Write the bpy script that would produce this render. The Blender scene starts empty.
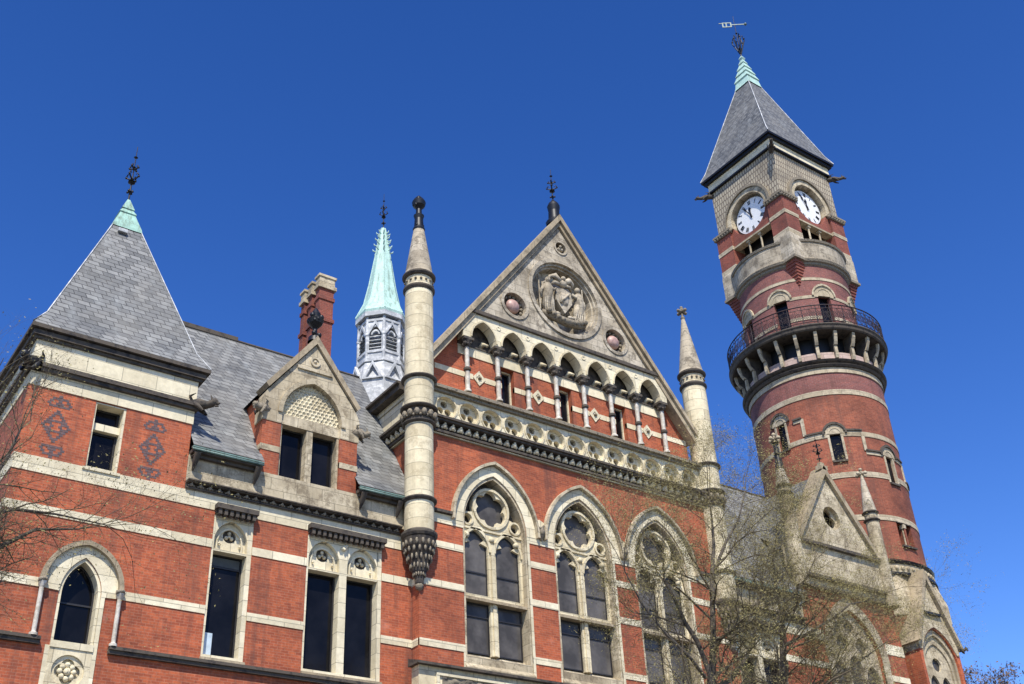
import bpy, bmesh, math, random
from mathutils import Vector, Matrix
from mathutils.geometry import tessellate_polygon
R = math.radians
rng = random.Random(7)
scene = bpy.context.scene
COL = scene.collection

# ------------------------------------------------------------------ world, sun, camera
SUN_AZ, SUN_EL = 33.0, 54.0          # degrees left of the facade normal, elevation
sdir = Vector((-math.sin(R(SUN_AZ))*math.cos(R(SUN_EL)), -math.cos(R(SUN_AZ))*math.cos(R(SUN_EL)), math.sin(R(SUN_EL))))
world = bpy.data.worlds.new("World"); scene.world = world; world.use_nodes = True
wn = world.node_tree; wn.nodes.clear()
sky = wn.nodes.new('ShaderNodeTexSky'); sky.sky_type = 'NISHITA'; sky.sun_disc = False
sky.sun_elevation = R(SUN_EL); sky.sun_rotation = math.atan2(sdir.x, sdir.y) % (2*math.pi)
sky.altitude = 600; sky.air_density = 1.0; sky.dust_density = 0.5; sky.ozone_density = 2.5
hs = wn.nodes.new('ShaderNodeHueSaturation'); hs.inputs['Saturation'].default_value = 1.34; hs.inputs['Hue'].default_value = 0.518
hs.inputs['Value'].default_value = 1.8
bg = wn.nodes.new('ShaderNodeBackground'); bg.inputs[1].default_value = 0.085
wo = wn.nodes.new('ShaderNodeOutputWorld')
wn.links.new(sky.outputs[0], hs.inputs['Color']); wc = wn.nodes.new('ShaderNodeTexCoord'); wsp = wn.nodes.new('ShaderNodeSeparateXYZ'); wmr = wn.nodes.new('ShaderNodeMapRange'); wmx = wn.nodes.new('ShaderNodeVectorMath'); wmx.operation = 'SCALE'
wn.links.new(wc.outputs['Generated'], wsp.inputs[0]); wn.links.new(wsp.outputs[2], wmr.inputs['Value'])
wmr.inputs['From Min'].default_value = .15; wmr.inputs['From Max'].default_value = .85; wmr.inputs['To Min'].default_value = 1.28; wmr.inputs['To Max'].default_value = .86
wn.links.new(hs.outputs[0], wmx.inputs[0]); wn.links.new(wmr.outputs[0], wmx.inputs['Scale']); wn.links.new(wmx.outputs[0], bg.inputs[0]); wn.links.new(bg.outputs[0], wo.inputs[0])
sl = bpy.data.lights.new('sun', 'SUN'); sl.energy = 5.0; sl.angle = R(0.5); sl.color = (1.0, 0.95, 0.86)
so = bpy.data.objects.new('sun', sl); COL.objects.link(so)
so.rotation_euler = (-sdir).to_track_quat('-Z', 'Y').to_euler(); so.location = (0, 0, 80)

yaw, pitch, roll, F = R(36.88522792), R(32.30587102), R(-3.02404767), 1137.505
fw = Vector((math.sin(yaw)*math.cos(pitch), math.cos(yaw)*math.cos(pitch), math.sin(pitch)))
rt = Vector((math.cos(yaw), -math.sin(yaw), 0)); up = rt.cross(fw)
r2 = rt*math.cos(roll) + up*math.sin(roll); u2 = -rt*math.sin(roll) + up*math.cos(roll)
cam = bpy.data.cameras.new('camera'); co = bpy.data.objects.new('camera', cam); COL.objects.link(co)
co.matrix_world = Matrix(((r2.x, u2.x, -fw.x, 0), (r2.y, u2.y, -fw.y, 0), (r2.z, u2.z, -fw.z, 1.6), (0, 0, 0, 1)))
cam.sensor_width = 36; cam.lens = F/1024*36; cam.clip_end = 3000; scene.camera = co
scene.view_settings.view_transform = 'Standard'; scene.view_settings.look = 'None'
scene.view_settings.exposure = 0.27; scene.view_settings.gamma = 1.0
scene.cycles.max_bounces = 5; scene.cycles.diffuse_bounces = 2; scene.cycles.glossy_bounces = 2

# ------------------------------------------------------------------ materials
TCX, TCY = 42.1, 31.1                 # clock tower axis
def newmat(name):
    m = bpy.data.materials.new(name); m.use_nodes = True
    nt = m.node_tree; b = nt.nodes['Principled BSDF']
    return m, nt, b
def N(nt, t, **kw):
    n = nt.nodes.new(t)
    for k, v in kw.items():
        if k.startswith('_'): setattr(n, k[1:], v)
        else: n.inputs[k.replace('~', ' ')].default_value = v
    return n
def ramp(nt, fac, stops):
    n = nt.nodes.new('ShaderNodeValToRGB'); e = n.color_ramp.elements
    while len(e) > 1: e.remove(e[0])
    e[0].position, e[0].color = stops[0][0], (*stops[0][1], 1)
    for p, c in stops[1:]:
        x = e.new(p); x.color = (*c, 1)
    nt.links.new(fac, n.inputs[0]); return n.outputs[0]
def mix(nt, fac, a, b, mode='MIX'):
    n = nt.nodes.new('ShaderNodeMix'); n.data_type = 'RGBA'; n.blend_type = mode
    for s, v in ((0, fac), (6, a), (7, b)):
        if hasattr(v, 'is_linked'): nt.links.new(v, n.inputs[s])
        elif isinstance(v, (int, float)): n.inputs[s].default_value = v
        else: n.inputs[s].default_value = (*v, 1)
    return n.outputs[2]
def g(v): return (v, v, v)
def wallcoords(nt, mode):
    tc = nt.nodes.new('ShaderNodeTexCoord'); sp = nt.nodes.new('ShaderNodeSeparateXYZ')
    nt.links.new(tc.outputs['Object'], sp.inputs[0]); cb = nt.nodes.new('ShaderNodeCombineXYZ')
    def mth(op, a, b=None):
        n = nt.nodes.new('ShaderNodeMath'); n.operation = op
        for i, v in enumerate((a, b)):
            if v is None: continue
            if isinstance(v, (int, float)): n.inputs[i].default_value = v
            else: nt.links.new(v, n.inputs[i])
        return n.outputs[0]
    if mode == 'cyl':
        a = mth('ARCTAN2', mth('SUBTRACT', sp.outputs[1], TCY), mth('SUBTRACT', sp.outputs[0], TCX))
        s = mth('MULTIPLY', a, 3.2)
    else:
        s = mth('ADD', sp.outputs[0], sp.outputs[1])
    nt.links.new(s, cb.inputs[0]); nt.links.new(sp.outputs[2], cb.inputs[1])
    return tc.outputs['Object'], cb.outputs[0]
def noise(nt, vec, scale, detail=4, rough=.6, stretch=None):
    if stretch:
        mp = nt.nodes.new('ShaderNodeMapping'); mp.inputs['Scale'].default_value = stretch
        nt.links.new(vec, mp.inputs[0]); vec = mp.outputs[0]
    n = N(nt, 'ShaderNodeTexNoise', Scale=scale, Detail=detail, Roughness=rough); nt.links.new(vec, n.inputs['Vector'])
    return n.outputs[0]
def bump(nt, b, h, strength, dist):
    n = N(nt, 'ShaderNodeBump', Strength=strength, Distance=dist); nt.links.new(h, n.inputs['Height'])
    nt.links.new(n.outputs[0], b.inputs['Normal'])
def bricktex(nt, vec, c1, c2, cm, w, h, m, offset=.5, bias=0.0, smooth=.1):
    n = nt.nodes.new('ShaderNodeTexBrick'); n.offset = offset
    n.inputs['Color1'].default_value = (*c1, 1); n.inputs['Color2'].default_value = (*c2, 1); n.inputs['Mortar'].default_value = (*cm, 1)
    n.inputs['Scale'].default_value = 1; n.inputs['Mortar Size'].default_value = m; n.inputs['Mortar Smooth'].default_value = smooth
    n.inputs['Brick Width'].default_value = w; n.inputs['Row Height'].default_value = h; n.inputs['Bias'].default_value = bias
    nt.links.new(vec, n.inputs['Vector']); return n
def mat_brick(name, mode='flat', c1=(.45, .108, .038), c2=(.30, .066, .026), cm=(.38, .15, .085)):
    m, nt, b = newmat(name); obj, v = wallcoords(nt, mode)
    br = bricktex(nt, v, c1, c2, cm, .215, .072, .0065)
    br2 = bricktex(nt, v, g(1.0), g(.62), g(.9), .43, .144, 0.0, .37, -.45)
    c = mix(nt, .75, br.outputs[0], br2.outputs[0], 'MULTIPLY')
    big = noise(nt, obj, .38, 6, .68)
    c = mix(nt, 1.0, c, ramp(nt, big, [(.32, (.58, .54, .52)), (.50, (1, 1, 1)), (.68, (1.25, 1.18, 1.12))]), 'MULTIPLY')
    fine = noise(nt, obj, 11, 3, .75)
    c = mix(nt, .6, c, ramp(nt, fine, [(.3, g(.62)), (.7, g(1.3))]), 'MULTIPLY')
    eff = noise(nt, obj, 1.0, 8, .78)
    c = mix(nt, ramp(nt, eff, [(.60, g(0)), (.74, g(.26))]), c, (.56, .34, .26))
    st = noise(nt, obj, 1.25, 5, .66, (2.0, 2.0, .12))
    c = mix(nt, ramp(nt, st, [(.52, g(0)), (.72, g(.62))]), c, (.10, .042, .03))
    nt.links.new(c, b.inputs['Base Color']); b.inputs['Roughness'].default_value = .85
    bump(nt, b, br.outputs[1], -.5, .012)
    return m
def mat_stone(name, base, dirt, amount, joints=(.95, .42), mode='flat', bs=.25):
    m, nt, b = newmat(name); obj, v = wallcoords(nt, mode)
    lo = tuple(x*y for x, y in zip(base, (.76, .74, .70)))
    jt = tuple(x*.42 for x in base)
    br = bricktex(nt, v, base, lo, jt, joints[0], joints[1], .012, smooth=.4)
    n1 = noise(nt, obj, .9, 7, .68); n2 = noise(nt, obj, 5.5, 4, .7); n3 = noise(nt, obj, 1.5, 5, .62, (2.4, 2.4, .3))
    n4 = noise(nt, obj, 2.2, 9, .8)
    c = mix(nt, ramp(nt, n1, [(.44, g(0)), (.72, g(min(1, .8*amount)))]), br.outputs[0], dirt)
    c = mix(nt, ramp(nt, n4, [(.51, g(0)), (.58, g(.7*amount))]), c, tuple(x*.7 for x in dirt))
    c = mix(nt, ramp(nt, n3, [(.52, g(0)), (.75, g(.65*amount))]), c, tuple(x*.5 for x in dirt))
    c = mix(nt, .55, c, ramp(nt, n2, [(.3, g(.74)), (.72, g(1.18))]), 'MULTIPLY')
    nt.links.new(c, b.inputs['Base Color']); b.inputs['Roughness'].default_value = .9
    bump(nt, b, n2, bs, .03)
    return m
def mat_plain(name, c, rough=.6, metal=0, var=.0, scale=6, c2=None, bumpd=0):
    m, nt, b = newmat(name); b.inputs['Roughness'].default_value = rough; b.inputs['Metallic'].default_value = metal
    tc = nt.nodes.new('ShaderNodeTexCoord'); n = noise(nt, tc.outputs['Object'], scale, 5, .65)
    c2 = c2 or tuple(x*.55 for x in c)
    nt.links.new(ramp(nt, n, [(.35, c), (.35+.4*(1.3-var), c2 if var else c)]), b.inputs['Base Color'])
    if bumpd: bump(nt, b, n, .6, bumpd)
    return m
def mat_slate(name, tint=1.0, w=.34, h=.17):
    m, nt, b = newmat(name); obj, v = wallcoords(nt, 'flat')
    br = bricktex(nt, v, tuple(x*tint for x in (.25, .25, .235)), tuple(x*tint for x in (.115, .118, .115)), g(.02), w, h, .013, smooth=.15)
    n1 = noise(nt, obj, .7, 6, .65); n2 = noise(nt, obj, 3.2, 4, .7); n3 = noise(nt, obj, 1.0, 4, .6, (2.2, 2.2, .35))
    c = mix(nt, ramp(nt, n1, [(.42, g(0)), (.75, g(.5))]), br.outputs[0], (.24, .225, .19))
    c = mix(nt, .7, c, ramp(nt, n2, [(.3, g(.66)), (.72, g(1.3))]), 'MULTIPLY')
    c = mix(nt, ramp(nt, n3, [(.55, g(0)), (.75, g(.35))]), c, (.38, .40, .39))
    nt.links.new(c, b.inputs['Base Color']); b.inputs['Roughness'].default_value = .55
    bump(nt, b, br.outputs[1], -.5, .02)
    return m
def mat_copper(name, c, dk):
    m, nt, b = newmat(name); obj, v = wallcoords(nt, 'flat'); b.inputs['Roughness'].default_value = .6
    n1 = noise(nt, obj, 1.6, 6, .7); n2 = noise(nt, obj, 2.2, 6, .7, (3, 3, .25)); n3 = noise(nt, obj, 7, 4, .7)
    k = mix(nt, ramp(nt, n1, [(.4, g(0)), (.7, g(.7))]), c, tuple(x*.72 for x in c))
    k = mix(nt, ramp(nt, n2, [(.5, g(0)), (.68, g(.85))]), k, dk)
    k = mix(nt, .6, k, ramp(nt, n3, [(.3, g(.7)), (.7, g(1.2))]), 'MULTIPLY')
    nt.links.new(k, b.inputs['Base Color']); bump(nt, b, n3, .3, .02); return m
def mat_glass(name, base=(.005, .005, .006), rough=.06):
    m, nt, b = newmat(name); b.inputs['Roughness'].default_value = rough; b.inputs['IOR'].default_value = 1.5; b.inputs['Specular IOR Level'].default_value = .16
    tc = nt.nodes.new('ShaderNodeTexCoord'); n = noise(nt, tc.outputs['Object'], .9, 4, .6)
    nt.links.new(ramp(nt, n, [(.4, base), (.7, tuple(x*2.6 for x in base))]), b.inputs['Base Color'])
    n2 = noise(nt, tc.outputs['Object'], 1.4, 2, .5); bump(nt, b, n2, .1, .05)
    return m
M = dict(
    brick=mat_brick('red_brick'), tbrick=mat_brick('tower_brick', 'cyl', (.33, .088, .040), (.23, .056, .026), (.30, .14, .09)),
    tbrickdark=mat_brick('tower_brick_purple', 'cyl', (.25, .075, .055), (.19, .06, .05), (.26, .16, .14)),
    cbrick=mat_brick('corner_brick', 'flat', (.27, .066, .038), (.20, .048, .030), (.27, .12, .085)),
    blue=mat_plain('glazed_brick', (.15, .095, .09), .7, 0, .8, 7, (.09, .06, .06)),
    cream=mat_stone('cream_stone', (.84, .75, .53), (.56, .45, .27), .26),
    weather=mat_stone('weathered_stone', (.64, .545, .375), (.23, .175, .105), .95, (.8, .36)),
    grey=mat_stone('grey_stone', (.60, .52, .39), (.18, .145, .10), 1.0, (.62, .3)),
    turret=mat_stone('turret_stone', (.82, .72, .49), (.42, .32, .18), .55, (.75, .45)),
    tcream=mat_stone('tower_stone', (.58, .49, .34), (.28, .22, .14), .7, (.9, .4), 'cyl'),
    coping=mat_stone('coping_stone', (.47, .38, .25), (.20, .16, .105), .8, (1.3, 9)),
    dark=mat_plain('sooty_and_shade_stone', (.026, .022, .020), .85, 0, .9, 5, (.085, .068, .05), .02),  # sooty mouldings; also paints shade into recesses and bracket sides
    soot_shade=mat_plain('carved_sooty_and_shade_stone', (.04, .034, .028), .85, 0, 1.0, 14, (.24, .20, .14), .03),  # sooty carving; also painted shade behind the frieze and the dials
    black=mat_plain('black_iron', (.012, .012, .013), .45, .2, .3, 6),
    rust=mat_plain('rusty_iron', (.014, .013, .016), .6, .2, .6, 3, (.04, .02, .02)),
    copper=mat_copper('green_copper', (.33, .54, .44), (.12, .15, .09)),
    pale=mat_copper('pale_copper', (.46, .66, .57), (.19, .27, .20)),
    white=mat_plain('grey_white_paint', (.68, .68, .66), .6, 0, .8, 4, (.36, .37, .37)),
    clock=mat_plain('clock_white', (.82, .82, .80), .5, 0, .2, 3, (.74, .74, .71)),
    pink=mat_plain('pink_granite', (.52, .33, .27), .45, 0, .7, 8, (.36, .22, .18)),
    slate=mat_slate('slate'), slate2=mat_slate('slate_clock_tower', .85, .3, .15),
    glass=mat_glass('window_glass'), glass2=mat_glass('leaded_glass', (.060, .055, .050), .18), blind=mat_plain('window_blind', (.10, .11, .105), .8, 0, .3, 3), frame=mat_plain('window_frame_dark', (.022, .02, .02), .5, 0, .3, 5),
    card=mat_plain('pale_blue_card', (.55, .66, .74), .7, 0, .3, 3),
    bark=mat_plain('bark', (.048, .038, .03), .9, 0, .8, 9, (.10, .082, .062), .01),
    twig=mat_plain('twig_bark', (.085, .062, .042), .9, 0, .7, 5, (.15, .12, .075)),
    bud=mat_plain('spring_buds', (.32, .275, .095), .8, 0, .8, 1.5, (.2, .165, .065)),
    budr=mat_plain('brown_buds', (.17, .115, .075), .8, 0, .8, 1.5, (.12, .08, .055)),
    marble=mat_plain('pale_marble', (.66, .61, .52), .6, 0, .7, 6, (.42, .37, .29)), vane=mat_plain('vane_metal', (.12, .17, .16), .5, .3, .6, 4), gutter=mat_copper('gutter_copper', (.17, .26, .22), (.05, .06, .045)), asphalt=mat_plain('asphalt', (.05, .05, .052), .9, 0, .6, 2, (.035, .035, .036)),
    paving=mat_plain('concrete', (.16, .155, .145), .9, 0, .6, 1.5, (.11, .105, .10)),
)
def mat_checker():
    m, nt, b = newmat('diaper_stonework'); obj, v = wallcoords(nt, 'flat')
    br = bricktex(nt, v, (.48, .42, .30), (.40, .34, .24), (.15, .115, .085), .175, .36, .028, .5, 0, .1)
    n1 = noise(nt, obj, 1.2, 6, .65)
    c = mix(nt, ramp(nt, n1, [(.45, g(0)), (.75, g(.75))]), br.outputs[0], (.13, .11, .085))
    nt.links.new(c, b.inputs['Base Color']); b.inputs['Roughness'].default_value = .9
    bump(nt, b, br.outputs[1], -.8, .05); return m
M['greycyl'] = mat_stone('grey_stone_curved', (.48, .415, .31), (.15, .12, .085), 1.0, (.8, .4), 'cyl')
M['pinkstone'] = mat_stone('pinkish_stone', (.56, .42, .36), (.34, .24, .2), .5, (.9, .4), 'cyl')
M['checker'] = mat_checker()

# ------------------------------------------------------------------ mesh helpers
class Front:
    def __init__(s, y): s.y = y
    def __call__(s, u, v, d): return (u, s.y + d, v)
class Left:                                   # a face looking towards -x, u = -y
    def __init__(s, x): s.x = x
    def __call__(s, u, v, d): return (s.x + d, -u, v)
class Right:
    def __init__(s, x): s.x = x
    def __call__(s, u, v, d): return (s.x - d, u, v)
class Back:
    def __init__(s, y): s.y = y
    def __call__(s, u, v, d): return (-u, s.y - d, v)
class Cyl:
    def __init__(s, R_, a0=0): s.R = R_; s.a = a0
    def __call__(s, u, v, d):
        a = R(s.a) + u/s.R
        return (TCX + (s.R - d)*math.cos(a), TCY + (s.R - d)*math.sin(a), v)
class Radial:                                 # flat face at angle a, centred on (cx,cy), apothem r
    def __init__(s, cx, cy, r, a): s.cx, s.cy, s.r, s.a = cx, cy, r, R(a)
    def __call__(s, u, v, d):
        c, sn = math.cos(s.a), math.sin(s.a)
        return (s.cx + (s.r - d)*c - u*sn, s.cy + (s.r - d)*sn + u*c, v)
class MB:
    def __init__(s): s.v = []; s.f = []; s.sm = []; s.ch = []
    def add(s, vs, fs, smooth=False):
        o = len(s.v); s.v += [tuple(p) for p in vs]; s.f += [tuple(i + o for i in f) for f in fs]; s.sm += [smooth]*len(fs); s.ch.append((o, len(s.v)-o, len(s.f)-len(fs), len(s.f))); return s
    def build_levels(s, name, mat, parent):
        for o, n, f0, f1 in s.ch:
            m = MB(); m.add(s.v[o:o+n], [tuple(i-o for i in f) for f in s.f[f0:f1]]); m.build(name, mat, parent)
    def box(s, x0, x1, y0, y1, z0, z1):
        vs = [(x, y, z) for x in (x0, x1) for y in (y0, y1) for z in (z0, z1)]
        return s.add(vs, [(0, 1, 3, 2), (4, 6, 7, 5), (0, 4, 5, 1), (2, 3, 7, 6), (0, 2, 6, 4), (1, 5, 7, 3)])
    def fbox(s, fr, u0, u1, v0, v1, d0, d1):
        vs = [fr(u, v, d) for u in (u0, u1) for d in (d0, d1) for v in (v0, v1)]
        return s.add(vs, [(0, 1, 3, 2), (4, 6, 7, 5), (0, 4, 5, 1), (2, 3, 7, 6), (0, 2, 6, 4), (1, 5, 7, 3)])
    def plate(s, fr, outer, holes=(), d0=0, d1=.1, back=False, sides=True):
        loops = [list(outer)] + [list(h) for h in holes]; c0, v0, g0 = len(s.ch), len(s.v), len(s.f)
        flat = [p for l in loops for p in l]
        tris = tessellate_polygon([[Vector((p[0], p[1], 0)) for p in l] for l in loops])
        s.add([fr(p[0], p[1], d0) for p in flat], tris)
        if back: s.add([fr(p[0], p[1], d1) for p in flat], tris)
        if sides:
            for l in loops:
                n = len(l)
                s.add([fr(p[0], p[1], d0) for p in l] + [fr(p[0], p[1], d1) for p in l],
                      [(i, (i+1) % n, n+(i+1) % n, n+i) for i in range(n)])
        s.ch[c0:] = [(v0, len(s.v)-v0, g0, len(s.f)-g0+g0)]
        return s
    def lathe(s, cx, cy, prof, n=24, smooth=True, a0=0.0, turn=0):
        for k in range(len(prof)-1):
            (r0, z0), (r1, z1) = prof[k], prof[k+1]
            vs = []
            for r_, z_ in ((r0, z0), (r1, z1)):
                for i in range(n):
                    a = a0 + 2*math.pi*i/n; vs.append((cx + r_*math.cos(a), cy + r_*math.sin(a), z_))
            s.add(vs, [(i, (i+1) % n, n+(i+1) % n, n+i) for i in range(n)], smooth)
        return s
    def tube(s, path, radii, n=6, smooth=True, cap=False):
        P = [Vector(p) for p in path]; vs = []; ref = Vector((.13, .31, .94)).normalized()
        for i, p in enumerate(P):
            t = (P[min(i+1, len(P)-1)] - P[max(i-1, 0)])
            if t.length < 1e-9: t = Vector((0, 0, 1))
            t.normalize()
            if abs(t.dot(ref)) > .95: ref = Vector((.9, .3, .1)).normalized()
            a = t.cross(ref).normalized(); b = t.cross(a); r_ = radii[i] if hasattr(radii, '__len__') else radii
            for k in range(n):
                th = 2*math.pi*k/n; vs.append(p + (a*math.cos(th) + b*math.sin(th))*r_)
        fs = [(i*n+k, i*n+(k+1) % n, (i+1)*n+(k+1) % n, (i+1)*n+k) for i in range(len(P)-1) for k in range(n)]
        if cap: fs += [tuple(range(n)), tuple((len(P)-1)*n+k for k in range(n))]
        return s.add(vs, fs, smooth)
    def ball(s, c, r, n=8, m=6):
        rx, ry, rz = r if hasattr(r, '__len__') else (r, r, r)
        vs = []
        for j in range(m+1):
            ph = math.pi*j/m
            for i in range(n):
                a = 2*math.pi*i/n; vs.append((c[0]+rx*math.sin(ph)*math.cos(a), c[1]+ry*math.sin(ph)*math.sin(a), c[2]+rz*math.cos(ph)))
        return s.add(vs, [(j*n+i, j*n+(i+1) % n, (j+1)*n+(i+1) % n, (j+1)*n+i) for j in range(m) for i in range(n)], True)
    def hull4(s, a, b): return s.add(a + b, [(0, 1, 2, 3), (4, 5, 6, 7), (0, 1, 5, 4), (1, 2, 6, 5), (2, 3, 7, 6), (3, 0, 4, 7)])
    def grid(s, fr, poly_in, u0, u1, v0, v1, du, h, d0):
        nu = max(2, int((u1-u0)/du)); nv = max(2, int((v1-v0)/du)); vs = []; idx = {}
        for j in range(nv+1):
            for i in range(nu+1):
                u = u0+(u1-u0)*i/nu; v = v0+(v1-v0)*j/nv; vs.append(fr(u, v, d0-h(u, v)))
        fs = []
        for j in range(nv):
            for i in range(nu):
                u = u0+(u1-u0)*(i+.5)/nu; v = v0+(v1-v0)*(j+.5)/nv
                if poly_in(u, v): fs.append((j*(nu+1)+i, j*(nu+1)+i+1, (j+1)*(nu+1)+i+1, (j+1)*(nu+1)+i))
        return s.add(vs, fs, True)
    def build(s, name, mat, parent=None, label=None):
        me = bpy.data.meshes.new(name); me.from_pydata(s.v, [], s.f)
        me.polygons.foreach_set('use_smooth', s.sm)
        bm = bmesh.new(); bm.from_mesh(me)
        loose = [v for v in bm.verts if not v.link_faces]
        if loose: bmesh.ops.delete(bm, geom=loose, context='VERTS')
        bmesh.ops.recalc_face_normals(bm, faces=bm.faces); bm.to_mesh(me); bm.free()
        me.materials.append(M[mat] if isinstance(mat, str) else mat)
        o = bpy.data.objects.new(name, me); COL.objects.link(o)
        if parent is not None:
            o.parent = parent
            if parent.type == 'EMPTY': o.location = -parent.location
        if label: o['label'] = label
        return o
def thing(name, label, cat, loc, group=None):
    o = bpy.data.objects.new(name, None); COL.objects.link(o); o.location = loc
    o['label'] = label; o['category'] = cat
    if group: o['group'] = group
    return o
def structure(o): o['kind'] = 'structure'; return o

def arch(cx, hw, zs, rise, n=10):
    """points of a pointed arch from the right springing over the apex to the left one"""
    if rise <= hw*1.001:
        return [(cx+hw*math.cos(math.pi*i/(2*n)), zs+rise*math.sin(math.pi*i/(2*n))) for i in range(2*n+1)]
    Rr = (rise*rise+hw*hw)/(2*hw); c = hw-Rr; a1 = math.acos((Rr-hw)/Rr)
    r_ = [(cx + c + Rr*math.cos(a1*i/n), zs + Rr*math.sin(a1*i/n)) for i in range(n+1)]
    return r_ + [(2*cx-x, z) for x, z in reversed(r_[:-1])]
def opening(cx, hw, z0, zs, rise, n=10): return [(cx-hw, z0), (cx+hw, z0)] + arch(cx, hw, zs, rise, n)
def rect(u0, u1, v0, v1): return [(u0, v0), (u1, v0), (u1, v1), (u0, v1)]
def circle(cx, cz, r, n=24, a=0): return [(cx+r*math.cos(a+2*math.pi*i/n), cz+r*math.sin(a+2*math.pi*i/n)) for i in range(n)]
def foil(cx, cz, r, k, n=8, rot=0, depth=.34):
    """a cusped circle with k lobes"""
    rl = r*(.40 if k > 4 else .52); rc = r-rl; pts = []; m = k*n
    for i in range(m):
        t = 2*math.pi*i/m; best = .1*r
        for j in range(k):
            dl = t-(rot+2*math.pi*j/k); q = rl*rl-(rc*math.sin(dl))**2
            if q > 0 and rc*math.cos(dl)+math.sqrt(q) > 0: best = max(best, rc*math.cos(dl)+math.sqrt(q))
        pts.append((cx+best*math.cos(t), cz+best*math.sin(t)))
    return pts
def ring(outer, inner): return list(outer)+list(reversed(inner))
def inside_arch(cx, hw, z0, zs, rise):
    Rr = (rise*rise+hw*hw)/(2*hw); c = hw-Rr
    def f(u, v):
        du = abs(u-cx)
        if v < z0: return False
        if v < zs: return du < hw
        return (du-c)**2 + (v-zs)**2 < Rr*Rr and v < zs+rise
    return f
def beast(mb, p, d, L=.9, s=1.0):
    """a crouching gargoyle reaching out along d"""
    p = Vector(p); d = Vector(d).normalized(); sd = d.cross(Vector((0, 0, 1))); z = Vector((0, 0, 1))
    mb.tube([p-d*.25, p+d*L*.25+z*.05, p+d*L*.6, p+d*L*.8+z*.04, p+d*L], [.19*s, .2*s, .12*s, .13*s, .05*s], 8, True, True)
    mb.ball(p+d*L*.85+z*.06, (.13*s, .13*s, .12*s))
    for k in (-1, 1):
        mb.tube([p+d*L*.8+sd*k*.07*s+z*.1, p+d*L*.74+sd*k*.13*s+z*.28*s], [.045*s, .008], 5)
        mb.tube([p+d*L*.1+sd*k*.16*s+z*.05, p+d*L*.35+sd*k*.22*s-z*.12*s, p+d*L*.5+sd*k*.14*s-z*.26*s], [.09*s, .07*s, .04*s], 6)
        mb.tube([p+sd*k*.1*s+z*.1, p-d*.02+sd*k*.2*s+z*.3*s, p+d*.22*L+sd*k*.24*s+z*.34*s], [.08*s, .05*s, .01], 5)
    mb.tube([p+d*L*.93-z*.02, p+d*L*1.08-z*.0], [.06*s, .03*s], 6, True, True)
    mb.tube([p+d*L*.9-z*.07*s, p+d*L*1.03-z*.12*s], [.045*s, .02*s], 6, True, True)
def leafy(mb, c, r, n=10, seed=0, squash=1.0):
    q = random.Random(seed)
    for i in range(n):
        a = 2*math.pi*i/n + q.uniform(-.2, .2); h = q.uniform(-.5, .5)
        mb.ball((c[0]+r*.65*math.cos(a), c[1]+r*.65*math.sin(a), c[2]+h*r*squash), r*q.uniform(.26, .42), 6, 4)
def iron_finial(mb, x, y, z0, h, s=1.0):
    mb.tube([(x, y, z0), (x, y, z0+h)], [.035*s, .012*s], 6)
    for f_, r_ in ((.18, .06), (.34, .10), (.36, .10), (.62, .05), (.8, .06)):
        mb.lathe(x, y, [(0, z0+h*f_-r_*.6*s), (r_*s*1.3, z0+h*f_), (0, z0+h*f_+r_*.6*s)], 8)
    for k in range(4):
        a = math.pi/4+k*math.pi/2; c, sn = math.cos(a), math.sin(a)
        for z1, rr, up_ in ((.40, .24, .22), (.58, .17, .14), (.16, .10, .09)):
            b = z0+h*z1
            mb.tube([(x, y, b), (x+c*rr*.7*s, y+sn*rr*.7*s, b+.02*h), (x+c*rr*s, y+sn*rr*s, b+up_*.5*h*.5), (x+c*rr*.75*s, y+sn*rr*.75*s, b+up_*h*.5), (x+c*rr*.5*s, y+sn*rr*.5*s, b+up_*h*.38)], [.028*s, .03*s, .03*s, .024*s, .012*s], 5)
            mb.ball((x+c*rr*s, y+sn*rr*s, b+up_*.32*h*.6), .045*s, 6, 4)
def corbel_table(fr, u0, u1, z0, z1, proj=.26, step=.29):
    """dark mouldings with a row of carved leaf bosses between: returns (dark, light) meshes"""
    dk, lt = MB(), MB(); h = z1-z0
    dk.fbox(fr, u0, u1, z1-.16*h, z1, -proj, .05); dk.fbox(fr, u0, u1, z1-.30*h, z1-.16*h, -proj*.8, .05)
    dk.fbox(fr, u0, u1, z0, z0+.16*h, -proj*.42, .05); dk.fbox(fr, u0, u1, z0+.16*h, z1-.30*h, -proj*.12, .05)
    lt.fbox(fr, u0, u1, z0-.10*h, z0-.003, -proj*.22, .05)
    n = max(1, round((u1-u0)/step)); st = (u1-u0)/n
    for i in range(n):
        u = u0+(i+.5)*st; c = fr(u, z0+.45*h, -proj*.42)
        r_ = min(.30*st, .24*h)
        lt.ball(c, (r_*1.1, r_*.9, r_*1.0), 7, 5)
        for k in (-1, 1): lt.ball(fr(u+k*st*.27, z0+.36*h, -proj*.38), r_*.55, 6, 4)
        lt.ball(fr(u, z0+.60*h, -proj*.55), r_*.5, 6, 4)
    return dk, lt
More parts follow.
